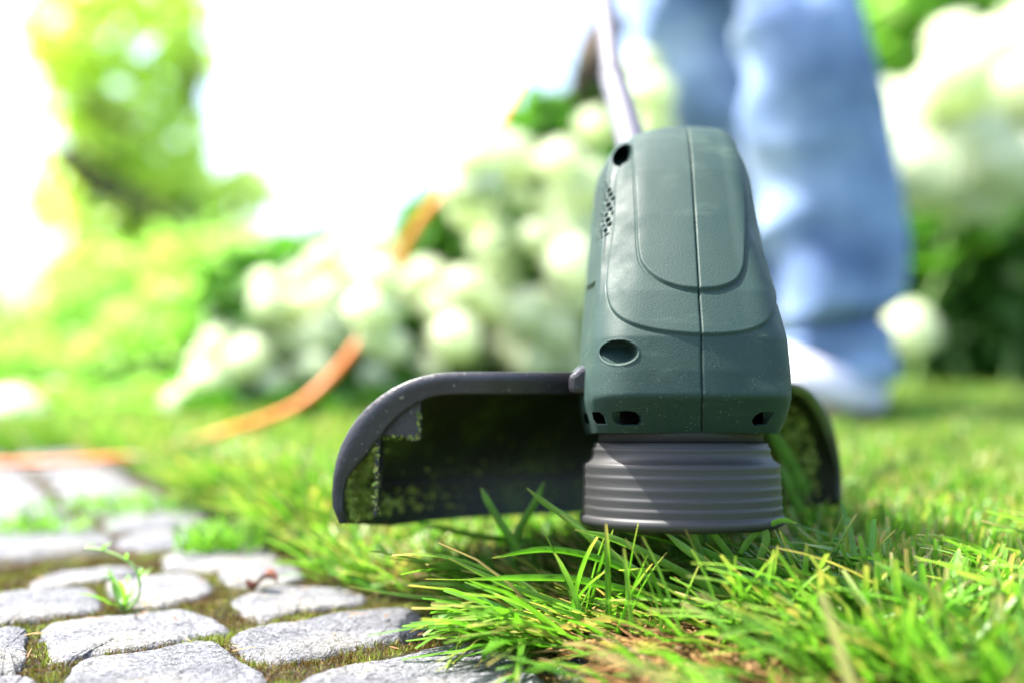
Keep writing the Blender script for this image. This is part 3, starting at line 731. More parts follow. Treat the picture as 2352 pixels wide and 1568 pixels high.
# grass clippings stuck inside the hood
rng = np.random.default_rng(4); Vc = []; cc = []
def clip_at(r, ph, z, n, sr, sp, sz, smin=.001, smax=.004):
    for _ in range(n):
        p = ph + rng.normal(0, sp); zq = z + rng.normal(0, sz); rr_ = .1472 + rng.normal(0, sr)
        if zq > .013:
            an = math.asin(min(1, (zq - .013) / .0485)) if zq < .061 else R(85); rr_ = .098 + .0492 * math.cos(an)
        zq = max(zq, .0005)
        if p > R(176): p = R(176) - abs(rng.normal(0, .05))
        if p < R(50): p = R(50) + abs(rng.normal(0, .04))
        c = np.array([(rr_ - abs(rng.normal(0, .0008))) * math.cos(p), (rr_ - .001) * math.sin(p), zq]); s = rng.uniform(smin, smax)
        a_ = rng.normal(0, 1, 3); a_ /= np.linalg.norm(a_); b_ = np.cross(a_, rng.normal(0, 1, 3)); b_ /= np.linalg.norm(b_)
        Vc.extend([c - a_ * s, c - b_ * s * .35, c + a_ * s, c + b_ * s * .35]); t_ = rng.uniform(.6, 1.4); dr = rng.uniform(0, .3)
        cc.extend([[t_, dr, 0]] * 4)
clip_at(0, R(172), .012, 2200, .001, .07, .012, .001, .0035); clip_at(0, R(160), .004, 160, .001, .2, .004)
clip_at(0, R(175), .035, 330, .001, .02, .012, .0006, .0025); clip_at(0, R(120), .012, 260, .001, .35, .010, .0006, .002)
clip_at(0, R(56), .030, 700, .001, .07, .017, .001, .0045)
for _ in range(190):   # on the cutter blade and bracket
    y_ = rng.uniform(1000, 1180); p = at(865 + rng.normal(0, 3.5), y_, .433 - rng.uniform(0, .002)) - TO
    if rng.uniform() < .35: p = at(rng.uniform(870, 966), 1003 + rng.normal(0, 4), .436 - rng.uniform(0, .002)) - TO
    if rng.uniform() < .2: p = at(962 + rng.normal(0, 3), rng.uniform(940, 1012), .436 - rng.uniform(0, .002)) - TO
    s = rng.uniform(.0003, .0009) * (1 + 1.6 * (rng.uniform() < .15)); a_ = rng.normal(0, 1, 3); a_ /= np.linalg.norm(a_); b_ = np.cross(a_, rng.normal(0, 1, 3)); b_ /= np.linalg.norm(b_)
    pl = np.array([p[0], (p[1] * ct - p[2] * stt), (p[1] * stt + p[2] * ct)])
    Vc.extend([pl - a_ * s, pl - b_ * s * .4, pl + a_ * s, pl + b_ * s * .4]); cc.extend([[rng.uniform(.4, 1), rng.uniform(0, .5), 0]] * 4)
Vc = np.array(Vc); o = mesh_np('grass_clippings', tl(Vc), np.arange(len(Vc)).reshape(-1, 4), M['clip'], trimmer, smooth=False, col=np.array(cc)); o['kind'] = 'stuff'

# ---- tube up to the handle
pA = np.array([.0705, .520, .190]); pB = at(1441, 296, .60); pC = at(1408, 178, .665); pD = at(1388, -10, .765); dirp = (pD - pC) / np.linalg.norm(pD - pC)
pE = pD + dirp * .92
tube('tube_socket', [pA, pA + (pB - pA) * .45], [.016, .0125], M['green'], trimmer, 32, TO)
tube('lower_tube', [pA, pB, pC], .0088, M['pole'], trimmer, 32, TO, 24)
tube('upper_tube', [pC - dirp * .02 + np.array([0, 0, .0005]), pD, pE], .0074, M['pole'], trimmer, 32, TO, 30)
tube('collar', [pC - dirp * .004, pC + dirp * .003], .0094, M['pole'], trimmer, 32, TO)
tube('handle_grip', [pE - dirp * .05, pE + dirp * .05, pE + dirp * .17 + np.array([0, 0, .02])], [.022, .026, .020], M['green'], trimmer, 24, TO, 12)
pG = pE - dirp * .22; aa = np.linspace(-.2, math.pi + .2, 14)
tube('front_handle', [pG + np.array([math.cos(t) * .06, -.01, .02 + math.sin(t) * .075]) for t in aa], .011, M['dark'], trimmer, 16, TO)

# ================================================================== EXTENSION CABLE
cab = [(-260, 1092, .93), (-100, 1084, .94), (0, 1070, .95), (130, 1064, .96), (250, 1052, .97), (330, 1044, .98), (430, 1018, .99), (520, 990, 1.00), (600, 966, 1.02), (680, 932, 1.04), (740, 885, 1.06), (790, 830, 1.07), (840, 760, 1.08),
       (885, 670, 1.08), (925, 580, 1.08), (965, 510, 1.07), (1015, 450, 1.07), (1080, 370, 1.10), (1140, 295, 1.20), (1200, 185, 1.4), (1260, 80, 1.55), (1310, -40, 1.65), (1350, -200, 1.68), (1385,-380,1.66)]
pts = [at(*p) for p in cab] + [pE + dirp * .1 + np.array([-.03, -.02, -.02]), pE + dirp * .165]
for p in pts: p[2] = max(p[2], .009)
P0 = pts[4]
cable = tube('extension_cable', pts, np.interp(np.arange(len(pts)), [0, 5, 9, 40], [.0034, .0036, .0044, .0044]), M['orange'], None, 14, P0, 160)
tag(cable, 'orange extension cable rising from the lawn past the white hydrangeas', 'cable')

# ================================================================== PERSON
person = empty('person', tuple(at(1900, 1000, 1.45) * [1, 1, 0]), 'person in faded blue jeans with pale cuffs standing behind the trimmer', 'person')
PO = np.array(person.location)
def leg(rows, seed, fold=.010):
    """rows (z, x, y, rx, ry) -> folded trouser leg"""
    A = np.array(rows); m = 120; t = np.linspace(0, 1, m); tt = np.linspace(0, 1, len(A))
    # smooth through cubic-ish resample
    q = np.stack([np.interp(t, tt, A[:, k]) for k in range(5)], 1); kern = np.hanning(15)[1:-1]; kern /= kern.sum()
    q = np.stack([np.convolve(np.pad(q[:, k], 6, mode='reflect', reflect_type='odd'), kern, 'valid') for k in range(5)], 1)
    a = np.linspace(0, 2 * math.pi, 96, endpoint=False)
    z = q[:, 0][:, None] - .020 * (np.cos(a)[None, :]) * sstep(.20, .06, q[:, 0])[:, None]
    amp = fold * (1 + .9 * np.exp(-((z - .15) / .10) ** 2) + .6 * np.exp(-((z - .56) / .12) ** 2))
    f = noise2(a[None, :] * .11 + .35 * z, z, seed, 7, 2) + .5 * np.sin(z * 60 + 2.2 * np.sin(a)[None, :] + seed) * np.exp(-((z - .15) / .10) ** 2)
    f2 = 1 - np.abs(noise2(a[None, :] * .08 - .5 * z, z * 1.3, seed + 5, 6, 2)) * 2
    w_ = 0 * a[None, :] + 1
    # periodic blend round the seam
    bl_ = np.clip((a - 5.4) / .88, 0, 1)[None, :]
    def per(fn): return fn(a) * (1 - bl_) + fn(a - 2 * math.pi) * bl_
    f = per(lambda a: noise2(a[None, :] * .11 + .35 * z, z, seed, 3.0, 2)); f2 = per(lambda a: 1 - np.abs(noise2(a[None, :] * .08 - .5 * z, z * 1.3, seed + 5, 2.8, 2)) * 2)
    crease = np.exp(-((z - .150 - .012 * np.cos(a)[None, :]) / .010) ** 2) * .034
    dr = amp * (.7 * f + .9 * f2) - crease
    X = q[:, 1][:, None] + (q[:, 3][:, None] + dr) * np.cos(a); Y = q[:, 2][:, None] + (q[:, 4][:, None] + dr) * np.sin(a)
    return np.stack([X, Y, z], -1).reshape(-1, 3), grid_faces(m, 96, True)
def row(py, l, r, D, ry=None):
    c = at((l + r) / 2, py, D); rx = (r - l) / 2 / F * D * .955; return (c[2], c[0], c[1], rx, ry or rx * 1.05)
rightrows = [row(862, 1800, 2000, 1.44, .08), row(852, 1785, 2020, 1.44), row(838, 1775, 2034, 1.44), row(800, 1770, 2038, 1.45), row(760, 1772, 2034, 1.45, .085), row(700, 1765, 2060, 1.45), row(600, 1745, 2070, 1.45), row(500, 1735, 2060, 1.44),
             row(400, 1722, 2044, 1.43), row(300, 1712, 2026, 1.41), row(200, 1700, 2006, 1.39), row(100, 1695, 1984, 1.39), row(0, 1690, 1955, 1.42), row(-150, 1670, 1925, 1.46), row(-300, 1600, 1900, 1.5, .13), row(-450, 1560, 1870, 1.55, .13)]
leftrows = [row(905, 1640, 1800, 1.74), row(800, 1620, 1800, 1.74), row(600, 1590, 1780, 1.73), row(400, 1560, 1765, 1.70), row(300, 1548, 1755, 1.68), row(200, 1525, 1735, 1.65), row(100, 1494, 1725, 1.63), row(0, 1458, 1716, 1.62), row(-150, 1440, 1710, 1.62), row(-350, 1450, 1760, 1.62, .14)]
V1, f1 = leg(rightrows, 3, .010); V2, f2 = leg(leftrows, 14, .012)
jeans = mesh_np('jeans', np.vstack([V1, V2]), np.vstack([f1, f2 + len(V1)]), M['denim'], person, origin=PO)
# pale turned hem
a = np.linspace(0, 2 * math.pi, 64, endpoint=False)
def band(zs, rads, cx, cy, tiltx, mat, name):
    V = np.concatenate([np.column_stack([cx + r_ * 1.06 * np.cos(a), cy + r_ * np.sin(a), z_ - tiltx * np.cos(a) - .004 * np.sin(3 * a)]) for z_, r_ in zip(zs, rads)])
    return mesh_np(name, V, grid_faces(len(zs), 64, True), mat, person, origin=PO)
c = at(1893, 866, 1.44)
band([c[2] + .022, c[2] + .010, c[2] - .010, c[2] - .030, c[2] - .036, c[2] - .020], [.074, .080, .082, .076, .068, .062], c[0], c[1], .022, M['cuff'], 'hem')
# shoe: heel by the lawn, toe pointing left towards the trimmer
def shoe(cx, cy, ang, name='shoe'):
    m, n = 26, 28; t = np.linspace(0, 1, m); th = np.linspace(0, 2 * math.pi, n, endpoint=False)
    hw = np.interp(t, [0, .05, .25, .5, .75, .93, 1], [.012, .030, .036, .038, .046, .034, .008]); hh = np.interp(t, [0, .05, .22, .4, .6, .85, 1], [.03, .075, .095, .085, .060, .045, .02])
    L_ = .28
    V = []
    for k in range(m):
        y_ = hw[k] * np.cos(th); z_ = np.where(np.sin(th) > 0, hh[k] * np.sin(th) ** .8 if False else hh[k] * np.abs(np.sin(th)) ** .8, -.002 * np.abs(np.sin(th)))
        V.append(np.column_stack([np.full(n, t[k] * L_), y_, z_ + .006]))
    V = np.concatenate(V); c_, s_ = math.cos(ang), math.sin(ang)
    W = np.column_stack([cx + V[:, 0] * c_ - V[:, 1] * s_, cy + V[:, 0] * s_ + V[:, 1] * c_, V[:, 2] + .012])
    o = mesh_np(name, W, grid_faces(m, n, True), M['shoe'], person, origin=PO)
    sw = np.column_stack([hw * 1.06, t * L_])
    a1 = np.column_stack([t * L_, hw * 1.06]); a2 = np.column_stack([t[::-1] * L_, -hw[::-1] * 1.06]); ol = np.vstack([a1, a2]); k = len(ol)
    V = np.vstack([np.column_stack([ol, np.full(k, .0)]), np.column_stack([ol, np.full(k, .020)])])
    W = np.column_stack([cx + V[:, 0] * c_ - V[:, 1] * s_, cy + V[:, 0] * s_ + V[:, 1] * c_, V[:, 2] + .002]); j = np.arange(k)
    mesh_np('sole', W, [np.stack([j, (j + 1) % k, (j + 1) % k + k, j + k], -1), np.arange(k)[None, ::-1].copy(), np.arange(k, 2 * k)[None, :]], M['shoe'], o, smooth=False, origin=(0, 0, 0)).location = (0, 0, 0)
    o.children[0].data.transform(Matrix.Translation(-Vector(PO)))
    return o
hp = at(1950, 985, 1.47); shoe(hp[0] + .02, 1.475, R(205))
hp = at(1720, 985, 1.74); shoe(hp[0] + .06, 1.78, R(215))
# body under the clothes, arms to the grips
grip = pE + dirp * .06; fg = pG + np.array([0, -.01, .095])
jn = {'pelvis': at(1675, -420, 1.57), 'chest': at(1660, -900, 1.55), 'neck': at(1650, -1150, 1.53), 'head': at(1640, -1330, 1.50),
      'hipr': at(1755, -330, 1.50), 'hipl': at(1600, -330, 1.62), 'kr': at(1860, 240, 1.42), 'ar': at(1890, 870, 1.46), 'tr': at(1890, 975, 1.40), 'kl': at(1640, 240, 1.67), 'al': at(1720, 870, 1.75), 'tl': at(1700, 950, 1.66),
      'sr': at(1880, -960, 1.56), 'er': at(1880, -560, 1.58), 'wr': grip + np.array([.05, .02, .05]), 'sl': at(1430, -960, 1.52), 'el': at(1390, -600, 1.42), 'wl': fg + np.array([.0, .04, .05]), 'hr': grip, 'hl': fg}
names = list(jn); E = [('pelvis', 'chest'), ('chest', 'neck'), ('neck', 'head'), ('pelvis', 'hipr'), ('hipr', 'kr'), ('kr', 'ar'), ('ar', 'tr'), ('pelvis', 'hipl'), ('hipl', 'kl'), ('kl', 'al'), ('al', 'tl'), ('chest', 'sr'), ('sr', 'er'), ('er', 'wr'), ('wr', 'hr'), ('chest', 'sl'), ('sl', 'el'), ('el', 'wl'), ('wl', 'hl')]
rad = dict(hipr=.07, hipl=.07, pelvis=.13, chest=.14, neck=.06, head=.10, kr=.04, ar=.035, tr=.03, kl=.04, al=.035, tl=.03, sr=.06, er=.042, wr=.028, sl=.06, el=.042, wl=.028, hr=.03, hl=.03)
def skin(name, ks, mat, grow=0):
    me = bpy.data.meshes.new(name); idx = {k: i for i, k in enumerate(ks)}
    me.from_pydata([Vector(jn[k] - PO) for k in ks], [(idx[a_], idx[b_]) for a_, b_ in E if a_ in idx and b_ in idx], [])
    me.materials.append(mat); o = link(bpy.data.objects.new(name, me), person)
    md = o.modifiers.new('skin', 'SKIN'); 
    for i, k in enumerate(ks): me.skin_vertices[0].data[i].radius = (rad[k] + grow,) * 2
    me.skin_vertices[0].data[idx.get('pelvis', idx.get('chest'))].use_root = True
    sb = o.modifiers.new('sub', 'SUBSURF'); sb.levels = 1; sb.render_levels = 2
    return o
skin('body', names, M['skin']); skin('shirt', ['pelvis', 'chest', 'sr', 'sl', 'er', 'el'], M['shirt'], .022)

# ================================================================== SHRUBS
def leaf_cloud(name, blobs, n, size, mat, parent, origin, seed, shell=.45, droop=.3, tmean=.45):
    """blobs (x,y,z,rx,ry,rz[,weight])"""
    rng = np.random.default_rng(seed); B = np.array([list(b[:6]) + [b[3] * b[5]] for b in blobs]); w_ = B[:, 6] / B[:, 6].sum()
    k = rng.choice(len(B), n, p=w_); dv = rng.normal(0, 1, (n, 3)); dv /= np.linalg.norm(dv, axis=1)[:, None]
    r_ = 1 - shell * rng.uniform(0, 1, n) ** 1.5; C = B[k, :3] + dv * B[k, 3:6] * r_[:, None] * rng.normal(1, .09, n)[:, None]
    C[:, 2] = np.maximum(C[:, 2], .01)
    s = size * rng.uniform(.6, 1.25, n)
    out = dv + rng.normal(0, .55, (n, 3)); out[:, 2] -= droop; out /= np.linalg.norm(out, axis=1)[:, None]
    sd = np.cross(out, rng.normal(0, 1, (n, 3)) + [0, 0, 1.2]); sd /= np.linalg.norm(sd, axis=1)[:, None]; up = np.cross(sd, out)
    b0 = C - out * s[:, None] * .5; t0 = C + out * s[:, None] * .5 - np.array([0, 0, 1]) * s[:, None] * .12
    m1 = C - out * s[:, None] * .05 + sd * s[:, None] * .30 + up * s[:, None] * .07; m2 = C - out * s[:, None] * .05 - sd * s[:, None] * .30 + up * s[:, None] * .07
    V = np.stack([b0, m1, t0, m2], 1).reshape(-1, 3); i = np.arange(n)[:, None] * 4
    Fq = np.concatenate([i + np.array([[0, 1, 2]]), i + np.array([[0, 2, 3]])])
    tint = np.clip(tmean + .25 * noise2(C[:, 0], C[:, 2] + C[:, 1], seed, 3, 2) + rng.normal(0, .18, n), 0, 1)
    col = np.repeat(np.column_stack([tint, rng.uniform(0, .06, n), 0 * tint]), 4, 0)
    o = mesh_np(name, V, Fq, mat, parent, smooth=False, origin=origin, col=col); o['kind'] = 'stuff'
    return o
# flower head meshes
def head_mesh(seed):
    rng = np.random.default_rng(seed); n = 170
    i = np.arange(n) + .5; ph = np.arccos(1 - 2 * i / n * .86); th = math.pi * (1 + 5 ** .5) * i
    dv = np.stack([np.cos(th) * np.sin(ph), np.sin(th) * np.sin(ph), np.cos(ph)], -1)
    rr_ = 1 + rng.normal(0, .05, n) + .06 * np.sin(3 * th)
    V, Fq, col = [], [], []
    for k in range(n):
        c = dv[k] * rr_[k] * np.array([1, 1, .86]); a_ = np.cross(dv[k], rng.normal(0, 1, 3)); a_ /= np.linalg.norm(a_); b_ = np.cross(dv[k], a_)
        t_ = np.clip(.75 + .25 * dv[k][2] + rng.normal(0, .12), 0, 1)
        for q in range(4):
            an = q * math.pi / 2; e = a_ * math.cos(an) + b_ * math.sin(an); f_ = a_ * math.cos(an + math.pi / 2) + b_ * math.sin(an + math.pi / 2); s = .115 * rng.uniform(.85, 1.2)
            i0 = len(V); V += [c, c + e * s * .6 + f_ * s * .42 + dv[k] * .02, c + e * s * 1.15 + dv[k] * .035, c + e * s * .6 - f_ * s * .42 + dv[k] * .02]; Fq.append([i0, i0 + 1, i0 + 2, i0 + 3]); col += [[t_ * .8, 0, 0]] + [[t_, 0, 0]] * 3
    # inner mass
    m_ = 14; a1 = np.linspace(0, math.pi, 8); a2 = np.linspace(0, 2 * math.pi, m_, endpoint=False); b0 = len(V)
    for t1 in a1:
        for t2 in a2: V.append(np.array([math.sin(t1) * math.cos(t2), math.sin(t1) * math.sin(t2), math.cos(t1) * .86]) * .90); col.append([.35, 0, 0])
    Fq = np.vstack([np.array(Fq), grid_faces(8, m_, True) + b0])
    o = mesh_np('flower_head', np.array(V), Fq, M['petal'], None, smooth=False, col=np.array(col)); me = o.data; bpy.data.objects.remove(o); return me
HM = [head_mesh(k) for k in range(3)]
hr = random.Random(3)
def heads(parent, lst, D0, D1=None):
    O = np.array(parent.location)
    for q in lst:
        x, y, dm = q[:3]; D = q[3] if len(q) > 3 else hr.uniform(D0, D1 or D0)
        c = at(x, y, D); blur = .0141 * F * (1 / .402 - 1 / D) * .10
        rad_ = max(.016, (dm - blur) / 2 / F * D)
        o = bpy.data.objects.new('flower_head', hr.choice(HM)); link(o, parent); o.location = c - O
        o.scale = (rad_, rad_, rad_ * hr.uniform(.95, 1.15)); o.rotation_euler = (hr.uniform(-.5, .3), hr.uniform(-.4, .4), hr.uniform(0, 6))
def stems(parent, pts, base, rad_=.004):
    O = np.array(parent.location)
    for p in pts:
        b = np.array(base) + np.array([hr.uniform(-.15, .15), hr.uniform(-.1, .1), 0]); b[2] = 0; p = np.array(p); m_ = (b + p) / 2 + np.array([hr.uniform(-.04, .04), 0, .04])
        tube('stem', [b, m_, p], [rad_ * 1.6, rad_ * 1.2, rad_], M['stem'], parent, 6, O, 7, caps=False)

def blob(px, py, D, rpx, rpy, rd): c = at(px, py, D); return (c[0], c[1], max(c[2], .02), rpx / F * D, rd, rpy / F * D)

A0 = at(760, 900, 1.5); A0[2] = 0
bushA = empty('hydrangea_bush', tuple(A0), 'low spreading bush of small white flower heads, left of the orange cable bend', 'bush', 'white hydrangeas along the lawn')
leaf_cloud('foliage', [blob(560, 930, 1.42, 150, 30, .08), blob(760, 925, 1.42, 150, 35, .08), blob(920, 915, 1.45, 150, 40, .1), blob(560, 870, 1.65, 130, 80, .16), blob(720, 830, 1.68, 170, 110, .2), blob(840, 740, 1.68, 150, 150, .2), blob(660, 700, 1.7, 170, 120, .25), blob(880, 860, 1.6, 120, 80, .15), blob(800, 640, 1.75, 170, 110, .25)], 5200, .06, M['leaf_hyd'], bushA, A0, 51, tmean=.55)
heads(bushA, [(615,655,88),(415,925,92),(425,950,70),(480,830,96),(460,880,80),(545,780,105),(520,865,95),(600,770,105),(605,850,95),(660,740,105),(655,825,90),(700,700,105),(720,780,100),(745,645,100),(780,720,115),(705,850,80),(780,800,95),
  (830,640,115),(850,715,125,.99),(872,640,105,1.0),(862,768,95,1.0),(870,565,90),(840,600,100),(545,905,72),(590,932,66),(640,905,60),(900,800,100),(860,865,78),(560,830,90),(690,640,70),(500,920,70),(620,700,95),(580,810,100),(680,790,100),(750,760,100),(760,690,105),(810,700,110),(830,790,90),(630,880,80),(500,790,85),(745,600,90),(800,560,85),(725,840,85)], 1.38, 1.5)
stems(bushA, [at(x, y, 1.45) for x, y in [(560, 800), (640, 760), (720, 700), (800, 700), (860, 700), (500, 850)]], A0)

B0 = at(1150, 900, 1.65); B0[2] = 0
bushB = empty('hydrangea_bush', tuple(B0), 'tall hydrangea with big cream heads between the orange cable and the green housing', 'bush', 'white hydrangeas along the lawn')
leaf_cloud('foliage', [blob(1000, 820, 1.9, 150, 120, .2), blob(1150, 780, 1.9, 180, 170, .22), blob(1120, 560, 1.9, 170, 180, .22), blob(1280, 620, 1.9, 180, 260, .22), blob(1250, 360, 1.95, 120, 110, .2), blob(1360, 460, 1.95, 160, 260, .2), blob(1350, 820, 1.8, 160, 120, .2), blob(1010, 560, 1.8, 90, 110, .15), blob(1480, 600, 1.95, 150, 330, .2)], 9500, .075, M['leaf_hyd'], bushB, B0, 52, tmean=.45)
heads(bushB, [(930,680,110),(980,640,105),(1010,705,100),(945,755,100),(1065,655,95),(1045,780,125,1.45),(1045,760,100,1.5),(1140,640,95),(1120,700,90),(980,850,100),(1130,575,95),(1115,550,80),(1195,455,70),(1085,480,120),(1065,440,110,.99),
  (1120,375,150),(1170,370,140),(1090,375,120,.99),(1110,430,100,.99),(1230,545,85),(1215,720,125),(1180,800,120),(1280,760,125),(1310,830,105),(1230,830,110),(1290,375,115),(1335,430,150),(1270,480,100),(1320,530,150),(1320,610,150),(1370,290,100),
  (1335,690,90),(1290,570,110),(1480,150,95),(1498,215,110),(1505,290,100),(1250,700,90),(1155,740,80)], 1.5, 1.65)
stems(bushB, [at(x, y, 1.6) for x, y in [(1000, 700), (1050, 780), (1130, 640), (1120, 400), (1230, 540), (1320, 430), (1320, 600), (1280, 760)]], B0)

C0 = at(2230, 900, 2.2); C0[2] = 0
bushC = empty('hydrangea_bush', tuple(C0), 'dark leaved hydrangea crowned with huge pale heads behind the right jeans leg', 'bush', 'white hydrangeas along the lawn')
leaf_cloud('foliage', [blob(2130, 680, 2.4, 170, 190, .2), blob(2300, 660, 2.3, 180, 210, .22), blob(2450, 640, 2.3, 160, 250, .22), blob(2200, 480, 2.55, 200, 130, .2), blob(2350, 450, 2.55, 200, 130, .2)], 5200, .10, M['leaf_hyd'], bushC, C0, 53, tmean=.38)
leaf_cloud('upper_foliage', [blob(2050, 80, 2.9, 130, 160, .25), blob(2250, 30, 2.9, 200, 90, .25)], 1500, .09, M['leaf_lime'], bushC, C0, 54, tmean=.6)
heads(bushC, [(2090,770,135,1.9),(2090,740,110,1.9),(2080,290,170),(2140,250,170),(2200,190,180),(2260,250,170),(2170,320,170),(2290,130,190),(2240,330,180),(2310,210,180),(2400,100,230),(2380,190,190),(2330,300,190),(2290,380,160),(2080,390,170),(2110,400,210),(2160,420,190),(2255,440,170),(2345,410,170),(2060,350,170),(2420,350,250),(2040,240,120),(2200,100,150),(2235,470,110)], 1.95, 2.15)
stems(bushC, [at(x, y, 2.2) for x, y in [(2100, 420), (2200, 420), (2300, 400), (2250, 520), (2380, 420)]], C0, .006)

# lime shrubs on the left, further off
def shrub(name, loc, blobs, n, size, mat, label, cat, seed, tmean, trunk=None, group=None):
    L0 = np.array(loc, float); e = empty(name, tuple(L0), label, cat, group)
    leaf_cloud('foliage', blobs, n, size, M[mat], e, L0, seed, tmean=tmean, shell=.6)
    for tr in trunk or []:
        tube('trunk' if tr[1] > .03 else 'branch', [at(*p) for p in tr[0]], [tr[1], tr[1] * .8] if len(tr[0]) == 2 else np.linspace(tr[1], tr[1] * .5, len(tr[0])), M['bark'], e, 10, L0, 14)
    return e
l0 = at(330, 900, 2.0); l0[2] = 0
e = shrub('lime_shrub', l0, [blob(60, 920, 1.5, 160, 35, .1), blob(250, 925, 1.5, 160, 35, .1), blob(400, 915, 1.55, 130, 40, .1), blob(60, 880, 1.9, 150, 90, .3), blob(260, 860, 2.0, 190, 110, .3), blob(450, 830, 2.1, 200, 170, .3), blob(620, 800, 2.2, 160, 150, .3)], 6500, .05, 'leaf_lime', 'low bright lime shrub at the foot of the yellow green tree', 'bush', 61, .6)
heads(e, [(130,905,75,1.6),(235,930,75,1.6),(30,965,155,1.35),(-10,950,140,1.4)], 2.6)
l1 = at(650, 850, 5.5); l1[2] = 0
shrub('lime_shrub', l1, [blob(250, 720, 5.6, 200, 170, .5), blob(480, 700, 5.6, 220, 190, .5), blob(700, 660, 5.8, 220, 130, .5), blob(850, 700, 5.8, 200, 140, .5), blob(60, 800, 5.4, 140, 90, .4), blob(-150, 700, 5.6, 120, 220, .4), blob(-300, 700, 5.6, 160, 300, .4), blob(1000, 700, 6.0, 200, 160, .4), blob(1200, 650, 6.0, 200, 250, .4)], 9000, .12, 'leaf_lime', 'tall lime hedge plant rising behind the small white flowers', 'bush', 62, .75)
l2 = at(330, 830, 7.0); l2[2] = 0
shrub('garden_tree', l2, [blob(140, 60, 7, 90, 130, .5), blob(300, -60, 7, 190, 110, .5), blob(170, 180, 7, 95, 140, .5), blob(170, 420, 7, 70, 90, .4), blob(330, 120, 7, 150, 110, .5), blob(420, 60, 7, 80, 100, .4), blob(280, 270, 7, 170, 80, .5), blob(390, 330, 7, 100, 130, .5), blob(250, 370, 7, 130, 70, .4), blob(480, 430, 7, 150, 60, .5), blob(570, 440, 7, 90, 45, .4), blob(110, 480, 7, 60, 60, .4), blob(330, 520, 7, 190, 80, .5), blob(480, 570, 7, 140, 70, .5), blob(260, 620, 7, 120, 90, .5)],
  2000, .19, 'leaf_tree', 'yellow green tree with dark slanting boughs against white sky', 'tree', 63, .75,
  trunk=[([(330, 860, 7.1), (310, 600, 7.1), (250, 380, 7.1), (215, 200, 7.1), (230, -60, 7.1)], .11), ([(150, 350, 6.7), (230, 430, 6.7), (330, 470, 6.7), (440, 520, 6.7), (540, 500, 6.7)], .10), ([(200, 230, 6.7), (280, 280, 6.7), (360, 330, 6.7)], .06), ([(400, 480, 6.7), (470, 570, 6.7)], .09), ([(440, 140, 6.7), (450, 250, 6.7)], .05)])
l3 = at(1390, 830, 2.2); l3[2] = 0
shrub('garden_tree', l3, [blob(1270, 320, 3.2, 120, 80, .3), blob(1400, 330, 3.2, 130, 110, .3), blob(1230, 380, 3.2, 110, 90, .3)], 2600, .10, 'leaf_lime', 'small tree with a dark brown trunk directly behind the grey trimmer tube', 'tree', 64, .35,
  trunk=[([(1385, 880, 2.0), (1380, 500, 2.0), (1364, 260, 1.9), (1360, 180, 1.8), (1370, 115, 1.8), (1392, 70, 1.8), (1430, 50, 1.8)], .055)])
l4 = at(2200, 830, 6); l4[2] = 0
shrub('garden_tree', l4, [blob(2000, 120, 6, 140, 200, .4), blob(2200, 60, 6, 200, 160, .4), blob(2400, 100, 6, 200, 250, .4), blob(2250, 350, 6, 300, 250, .4), blob(1600, 500, 6.5, 300, 250, .4)], 7500, .16, 'leaf_lime', 'pale green tree filling the gap above the right hydrangea', 'tree', 65, .8,
  trunk=[([(2130, 800, 5.6), (2100, 200, 5.6), (2105, 100, 5.6), (2130, 10, 5.6), (2140, -60, 5.6)], .045)])

hd = np.array([0, 9.0, 0]); hedge = empty('garden_hedge', tuple(hd), 'low clipped hedge closing the far side of the garden', 'hedge')
bl_h = [(x_, 9.5 + .02 * x_ * x_, .12 if abs(x_) < 6 else .7, .9, .5, .18 if abs(x_) < 6 else .8) for x_ in np.arange(-13, 13.1, 1.3)] + [(sx * (6.3 + k * .3), 8.5 - k * 1.2, .7, .6, .9, .9) for sx in (-1, 1) for k in range(0, 6)]
leaf_cloud('foliage', bl_h, 15000, .14, M['leaf_hyd'], hedge, hd, 71, tmean=.6)
# ================================================================== SMALL THINGS ON THE PATH
def weed(px, py, D, tops, label, seed):
    rng = random.Random(seed); O = at(px, py, D); O[2] = -.003; e = empty('weed', tuple(O), label, 'weed')
    for q in tops:
        tube('stem', [O + 0.0] + [at(*p) for p in q], np.linspace(.0009, .0005, len(q) + 1), M['leafstem'], e, 6, O, 14, caps=False)
    V, Fq, C = [], [], []; off = 0
    def add(base, az, L, th0, th1, wd):
        nonlocal off
        v_, f_, c_ = ribbons(np.array([base]), np.array([L]), np.array([wd]), np.array([az]), np.array([th0]), np.array([th1]), np.array([rng.uniform(.5, 1)]), np.array([.02]), 6, .25, None, np.random.default_rng(rng.randint(0, 999)), .2)
        V.append(v_); Fq.append(f_ + off); C.append(c_); off += len(v_)
    for k in range(7): add(O + [rng.uniform(-.002, .002), rng.uniform(-.002, .002), 0], rng.uniform(0, 6.28), rng.uniform(.014, .032), rng.uniform(.2, .8), rng.uniform(1.0, 1.7), .0020)
    for q in tops:
        for p in q[1:]:
            b = at(*p)
            for k in range(2): add(b, rng.uniform(0, 6.28), rng.uniform(.003, .007), rng.uniform(.2, 1), rng.uniform(.8, 1.6), .0014)
    o = mesh_np('leaves', np.concatenate(V), np.concatenate(Fq), M['grass'], e, origin=O, col=np.concatenate(C)); o['kind'] = 'stuff'
M['leafstem'] = plain('weed_stem', (.22, .36, .09), .5)
weed(285, 1392, .47, [[(318, 1370, .47), (318, 1320, .47), (290, 1285, .47), (235, 1262, .47), (195, 1258, .47)], [(262, 1360, .47), (258, 1335, .47)]], 'small weed with a bent flower stem in a cobble joint', 3)
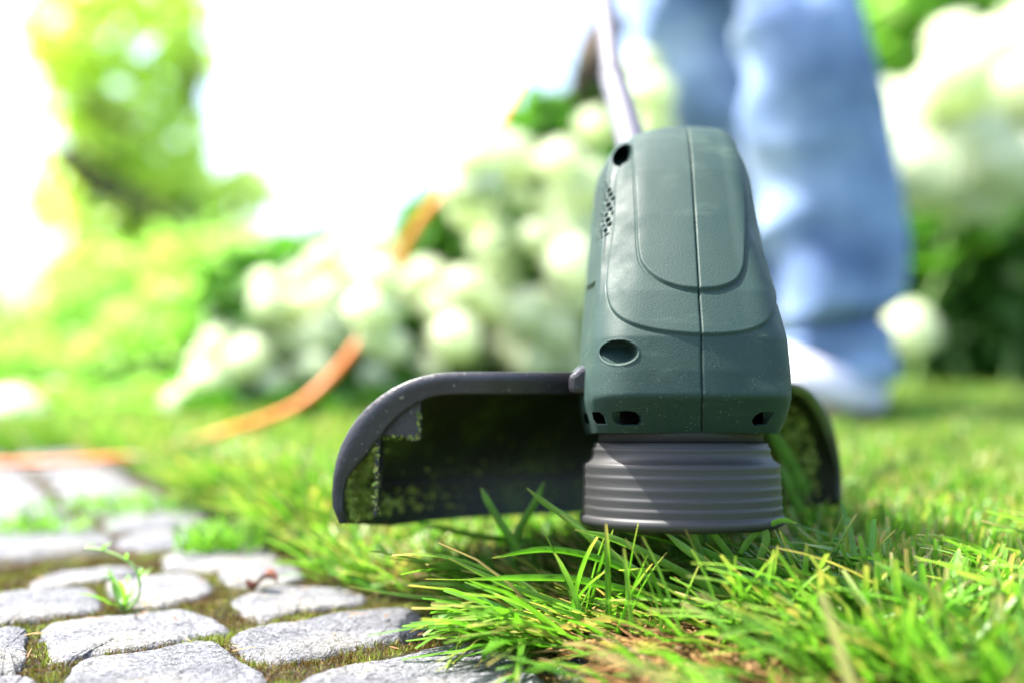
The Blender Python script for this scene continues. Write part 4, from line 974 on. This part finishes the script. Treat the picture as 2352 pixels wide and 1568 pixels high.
def tuft(px, py, n, L, label, seed, sp=.012):
    D = H * F / (py - 784); O = at(px, py, D); O[2] = -.004; rng = np.random.default_rng(seed)
    b = np.column_stack([rng.normal(0, sp, n), rng.normal(0, sp * .6, n), np.full(n, 0)]) + O
    V, Fc, col = ribbons(b, rng.uniform(.5, 1.2, n) * L, rng.uniform(.0015, .003, n), rng.uniform(0, 6.28, n), np.abs(rng.normal(.2, .25, n)), np.abs(rng.normal(.9, .4, n)), rng.uniform(.5, 1, n), rng.uniform(0, .1, n), 4, .2, None, rng, .2)
    tag(mesh_np('grass_tuft', V, Fc, M['grass'], origin=O, col=col), label, 'grass tuft', 'grass tufts growing between the cobbles')
tuft(505, 1262, 150, .022, 'short bright grass tuft on the cobbles beside the lawn edge', 5)
tuft(270, 1168, 200, .016, 'wide low grass tuft far back among the cobbles', 6, .03)
tuft(90, 1215, 160, .014, 'flat grass tuft in the leftmost cobble joint', 7, .02)
# crumpled dead leaf on the stones
D = .50; O = at(600, 1362, D); O[2] = .004; a = np.linspace(-1, 1, 9); Xq, Yq = np.meshgrid(a, a); k = (1 - .45 * Xq ** 2)
V = np.stack([Xq * .008, Yq * .0045 * k, .003 * np.sin(Xq * 3) + .003 * Yq ** 2 + .0015 * noise2(Xq, Yq, 8, .8)], -1).reshape(-1, 3) + O
M['dead'] = plain('dead_leaf', (.16, .055, .03), .8)
tag(mesh_np('dead_leaf', V, grid_faces(9, 9), M['dead'], origin=O), 'crumpled rust brown dead leaf lying on a cobble', 'dead leaf')
# clippings strewn on the stones
rng = np.random.default_rng(15); n = 150; x = rng.uniform(-.25, .06, n); y = rng.uniform(.36, .6, n); k = abs(x) < .52 * y; x, y = x[k], y[k]; n = len(x)
V, Fc, col = ribbons(np.column_stack([x, y, np.full(n, .0025)]), rng.uniform(.003, .012, n), rng.uniform(.0004, .0011, n), rng.uniform(0, 6.28, n), np.full(n, 1.5), np.full(n, 1.62), rng.uniform(.1, .8, n), rng.uniform(0, .3, n), 3, 0, None, rng, .3)
tag(mesh_np('strewn_clippings', V, Fc, M['straw'], smooth=False, col=col), 'thin dry clippings scattered over the nearest cobbles', 'clippings', kind='stuff')
